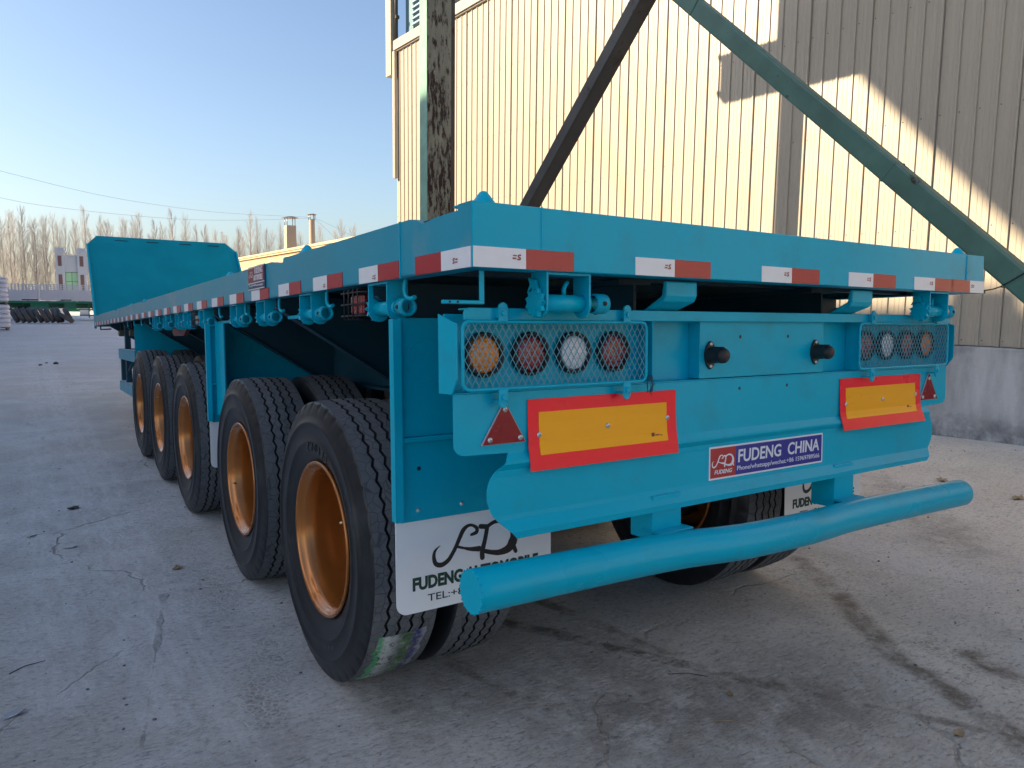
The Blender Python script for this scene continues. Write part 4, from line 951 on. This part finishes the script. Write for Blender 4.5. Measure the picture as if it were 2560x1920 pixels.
# warning triangles
for xc, wl_, wr_ in ((-1.081, .077, .067), (1.081, .070, .076)):
    t = part_empty('warning_triangle', TRL, (xc, .1268, -.612))
    tri = lambda s_: [(-wl_*s_, .004+(1-s_)*.03), (wr_*s_, .004+(1-s_)*.03), (-.002, .120*s_+(1-s_)*.03+.002)]
    MB().prism(tri(1.0), 1, -.006, -.0005).build('rim', M_trib, t, .002); MB().prism(tri(.93), 1, -.0085, -.006).build('reflector', M_tri, t, .001)
    MB().prism([(-.022, .028), (.022, .028), (.012, .062), (-.01, .062)], 1, -.0095, -.0085).build('inner_facet', M_tri, t, .001)
    for x, z in ((-.002, .097), (-.050, .018), (.046, .018)): rivet(t, x, -.0085, z)
# red and yellow marking boards, lower edge bent out over the fold
def board(x0, x1, bend):
    t = part_empty('marking_board', TRL, (0, 0, 0)); rws = [(-.493, .1255), (-.56, .1245), (-.62, .121), (-.640, .117), (-.658, .1135-bend*.3), (-.690, .110-bend)]
    def sheet(xa, xb, za, zb, off, nm, m_):
        zs = sorted(set([za, zb]+[z for z, y in rws if zb < z < za]), reverse=True)
        def yy(z):
            for (z0, y0), (z1, y1) in zip(rws, rws[1:]):
                if z0 >= z >= z1: return y0+(y1-y0)*(z0-z)/(z0-z1)
        mb = MB(); n_ = len(zs); nx_ = 7; vs = []
        for d in (off, off+.0016):
            for z in zs:
                for j in range(nx_): u = j/(nx_-1); vs.append((xa+(xb-xa)*u, yy(z)-.003+d-bend*.5*((-.60-z)/.09 if z < -.60 else 0)*(u-.5), z))
        k = n_*nx_; fs = []
        for b0 in (0, k): fs += [(b0+i*nx_+j, b0+i*nx_+j+1, b0+(i+1)*nx_+j+1, b0+(i+1)*nx_+j) for i in range(n_-1) for j in range(nx_-1)]
        for j in range(nx_-1): fs += [(j, j+1, k+j+1, k+j), ((n_-1)*nx_+j, (n_-1)*nx_+j+1, k+(n_-1)*nx_+j+1, k+(n_-1)*nx_+j)]
        for i in range(n_-1): fs += [(i*nx_, (i+1)*nx_, k+(i+1)*nx_, k+i*nx_), (i*nx_+nx_-1, (i+1)*nx_+nx_-1, k+(i+1)*nx_+nx_-1, k+i*nx_+nx_-1)]
        mb.add(vs, fs, False); mb.build(nm, m_, t)
    sheet(x0, x1, -.493, -.690, 0, 'red_border', M_brdred); sheet(x0+.036, x1-.042, -.530, -.648, -.0012, 'yellow_field', M_brdyel)
    rivet(t, x0+.036, .1185, -.592, .008); rivet(t, (x0+x1)/2, .1175, -.585, .008); rivet(t, x1-.04, .1185, -.578, .008)
    sm_ = MB(); 
    for a, b_ in (((.0, 0), (.012, .018)), ((.004, 0), (.012, .018)), ((.016, .012), (.034, .012)), ((.016, .004), (.034, .004)), ((.038, .006), (.046, .010))): sm_.box((x1-.11+a[0], .1145, -.640+a[1]-.002), (x1-.11+b_[0], .1150, -.640+b_[1]+.002))
    sm_.build('print', M_tapeink, t)
board(-1.008, -.442, .0); board(.436, 1.012, .010)
# sticker on the bumper sheet
sk = part_empty('contact_sticker', TRL, (0, .1272, 0))
MB().box((-.280, -.0006, -.803), (.340, .0006, -.692)).build('white_edge', M_stwhite, sk); MB().box((-.274, -.0012, -.797), (-.150, -.0006, -.698)).build('red_field', M_stred, sk); MB().box((-.150, -.0012, -.797), (.333, -.0006, -.698)).build('blue_field', M_blue, sk)
o = obj('logo', logo_mesh(M_stwhite, .34), sk); o.location = (-.213, -.0014, -.742)
put_text('lettering', 'FUDENG', .088, .014, M_stwhite, sk, (-.255, -.0014, -.785), REAR, bold=.02, shear=.25)
put_text('lettering', 'FUDENG  CHINA', .455, .045, M_stwhite, sk, (-.138, -.0014, -.756), REAR, bold=.018, shear=.06)
put_text('lettering', 'Phone/whatsapp/wechat:+86 15969789566', .462, .021, M_stwhite, sk, (-.142, -.0014, -.788), REAR, bold=.0)
# tube bumper and its posts
tp_ = [(-1.233, .052, -.962), (-1.0, .052, -.966), (-.72, .052, -.972), (-.58, .050, -.976), (-.46, .042, -.979), (-.34, .026, -.983), (-.22, .016, -.987), (-.05, .012, -.990), (.08, .014, -.993), (.20, .026, -.997), (.32, .040, -1.0), (.45, .048, -1.003), (.75, .05, -1.008), (1.233, .05, -1.018)]
Q = []
for i in range(len(tp_)-1):
    p0, p1, p2, p3 = [Vector(tp_[max(0, min(len(tp_)-1, i+d))]) for d in (-1, 0, 1, 2)]
    for k in range(4): t = k/4; Q.append(.5*((2*p1)+(p2-p0)*t+(2*p0-5*p1+4*p2-p3)*t*t+(3*p1-p0-3*p2+p3)*t**3))
Q.append(Vector(tp_[-1]))
P(MB().tube(Q, .0565, 36), 'bumper_tube', M_paint, .003)
mb = MB()
for k in range(20):
    a = 2*math.pi*k/20; mb.ball((-1.232, .052+.0555*math.cos(a), -.962+.0555*math.sin(a)), .0035, 6)
P(mb, 'weld_bead', M_paint)
for x0, zt in ((-.545, -.93), (.405, -.955)):
    mb = MB(); mb.box((x0, .115, zt-.03), (x0+.125, .215, -.82)); mb.box((x0-.005, .075, zt-.004), (x0+.14, .16, zt+.004)); P(mb, 'bumper_post', M_paint, .003)
# loose string on the lamp guard corner
mb = MB(); rs = random.Random(2)
for k in range(9):
    x = -.578+rs.uniform(-.008, .008); mb.tube([(x, .098, -.440), (x+rs.uniform(-.008, .01), .094, -.47), (x+rs.uniform(-.016, .014), .096, -.490-rs.uniform(0, .012))], .0009, 4)
P(mb, 'frayed_string', M_dark)

# ------------------------------------------------------------------ row of leaning tyres in the yard
rt = random.Random(9); tm2 = TYM
spots = [(-2.95+k*.335, 57.3+rt.uniform(-.2, .2), 26+rt.uniform(-3, 4)) for k in range(8)]
labs = ['leaning black tyre, leftmost in the row beside the sacks', 'leaning black tyre, second in the row from the sacks', 'leaning black tyre, third in the row from the sacks', 'leaning black tyre, fourth in the row from the sacks', 'leaning black tyre, fifth in the row from the sacks', 'leaning black tyre, sixth in the row from the sacks', 'leaning black tyre, seventh in the row from the sacks', 'leaning black tyre, eighth in the row from the sacks']
for (x, y, ln), lab in zip(spots, labs):
    o = obj('leaning_tyre', tm2); tag(o, lab, 'tyre', 'tyres leaning in a row'); o.rotation_euler = (rt.uniform(0, 6), R(-ln), 0)
    o.rotation_mode = 'XYZ'; o.location = (x, y, G(x, y)+.54*math.cos(R(ln))+.13*math.sin(R(ln)))
for x, y, ln, lab in ((-.02, 57.0, 58, 'loose tyre lying low at the right end of the tyre row'), (.14, 57.5, 24, 'last upright tyre at the right end of the tyre row'), (-.35, 58.2, 20, 'upright tyre standing behind the end of the tyre row')):
    o = obj('leaning_tyre', tm2); tag(o, lab, 'tyre', 'tyres leaning in a row'); o.rotation_euler = (rt.uniform(0, 6), R(-ln), 0); o.location = (x, y, G(x, y)+.54*math.cos(R(ln))+.13*math.sin(R(ln)))

# ------------------------------------------------------------------ litter on the yard
M_leaf = mat('dry_leaf', (.34, .25, .15), .7, var=.3, vscale=30); M_pale = mat('pale_scrap', (.62, .63, .58), .6, var=.15); M_stick = mat('dark_twig', (.05, .045, .04), .8); M_stone2 = mat('grey_pebble', (.16, .15, .14), .85, var=.3, vscale=20, bump=.3, bscale=40)
M_plastic = mat('clear_plastic', (.75, .78, .82), .12, trans=.65, bump=.8, bscale=25)
def leaf(x, y, s_, a, m_, lab, cat='leaf', nm='dry_leaf', grp=None):
    mb = MB(); rg2 = random.Random(int(x*977+y*131)); K = 12; z_ = []
    vs = []
    for rr_, n_ in ((0, 1), (.55, K), (1, K)):
        for j in range(n_):
            t = 2*math.pi*j/K; q = rr_*s_*(1+.22*rg2.uniform(-1, 1)); vs.append((q*math.cos(t), q*.55*math.sin(t), .004+s_*.30*rg2.random()*rr_))
    fs = [(0, 1+j, 1+(j+1) % K) for j in range(K)]+[(1+j, 1+K+j, 1+K+(j+1) % K, 1+(j+1) % K) for j in range(K)]
    n0 = len(vs); vs2 = [(p[0], p[1], p[2]-.0015) for p in vs]; mb.add(vs+vs2, fs+[tuple(i+n0 for i in reversed(f)) for f in fs], True)
    o = mb.build(nm, m_, None, 0, (x, y, G(x, y))); o.rotation_euler = (0, 0, a); tag(o, lab, cat, grp); return o
leaf(-2.25, 1.45, .036, .3, M_plastic, 'crushed clear plastic lid on the concrete at lower left', 'plastic lid', 'plastic_lid')
leaf(-2.19, 3.95, .035, .8, M_pale, 'pale paper scrap at the left edge of the yard', 'scrap', 'paper_scrap')
leaf(-1.99, 3.55, .04, .2, M_pale, 'whitish flat scrap left of the wheels', 'scrap', 'paper_scrap')
leaf(-1.93, 4.61, .055, 1.0, M_stick, 'dark curled leaf further up the left side', 'leaf')
leaf(-1.51, 2.79, .032, .4, M_leaf, 'tan curled leaf beside the second wheel', 'leaf')
leaf(-1.31, 3.54, .02, .9, M_pale, 'small pale chip beside the wheels', 'scrap', 'paper_scrap')
leaf(4.24, .95, .07, .1, M_leaf, 'orange-tan leaf at the right edge of the yard', 'leaf')
leaf(4.4, 1.6, .07, .6, M_leaf, 'grey-brown leaf further back at the right edge', 'leaf')
leaf(-.02, .18, .02, .9, M_leaf, 'small green-brown leaf near the bottom centre', 'leaf')
leaf(.42, -.42, .03, .2, M_leaf, 'tan leaf at the bottom edge right of centre', 'leaf')
def twig(pts, lab, r_=.0022, m_=None):
    x0, y0 = pts[0]; mb = MB(); mb.tube([(x-x0, y-y0, r_+G(x, y)-G(x0, y0)+.002*math.sin(i*2)) for i, (x, y) in enumerate(pts)], [r_, r_*.9]+[r_*.6]*(len(pts)-2), 6)
    tag(mb.build('twig', m_ or M_stick, None, 0, (x0, y0, G(x0, y0))), lab, 'twig')
twig([(-2.27, 1.82), (-2.22, 1.86), (-2.15, 1.88)], 'short dark stick at the left edge low down', .002)
twig([(-.22, .10), (-.16, .05), (-.12, 0)], 'thin pale straw near the bottom centre', .002, M_leaf)
twig([(-.10, .42), (-.03, .38), (.02, .32)], 'thin grey twig in front of the mudflap', .0018)
mb = MB(); rgx = random.Random(21)
for k in range(2200):
    x = rgx.uniform(-3, 6.6); y = rgx.uniform(-1.2, 9); s_ = rgx.choice((.0018, .0022, .003, .0035, .006))*rgx.uniform(.6, 1.3); z_ = G(x, y)
    mb.ball((x, y, z_+s_*.3), s_, 5, (1.2, 1, .6), .25, rgx)
o = mb.build('gravel_grit', M_stone2); o['kind'] = 'stuff'; o['label'] = 'loose grit and small stones scattered on the yard'; o['category'] = 'grit'
for k, (x, y, s_) in enumerate(((-1.6, 21.2, .06), (-1.95, 20.9, .035), (-1.8, 21.6, .028))):
    mb = MB(); mb.ball((0, 0, s_*.3), s_, 8, (1.2, 1, .7), .2, rgx); tag(mb.build('stone', M_stick, None, 0, (x, y, G(x, y))), ('largest dark stone lying far up the yard', 'middle dark stone far up the yard, left of the largest', 'smallest dark stone far up the yard')[k], 'stone')
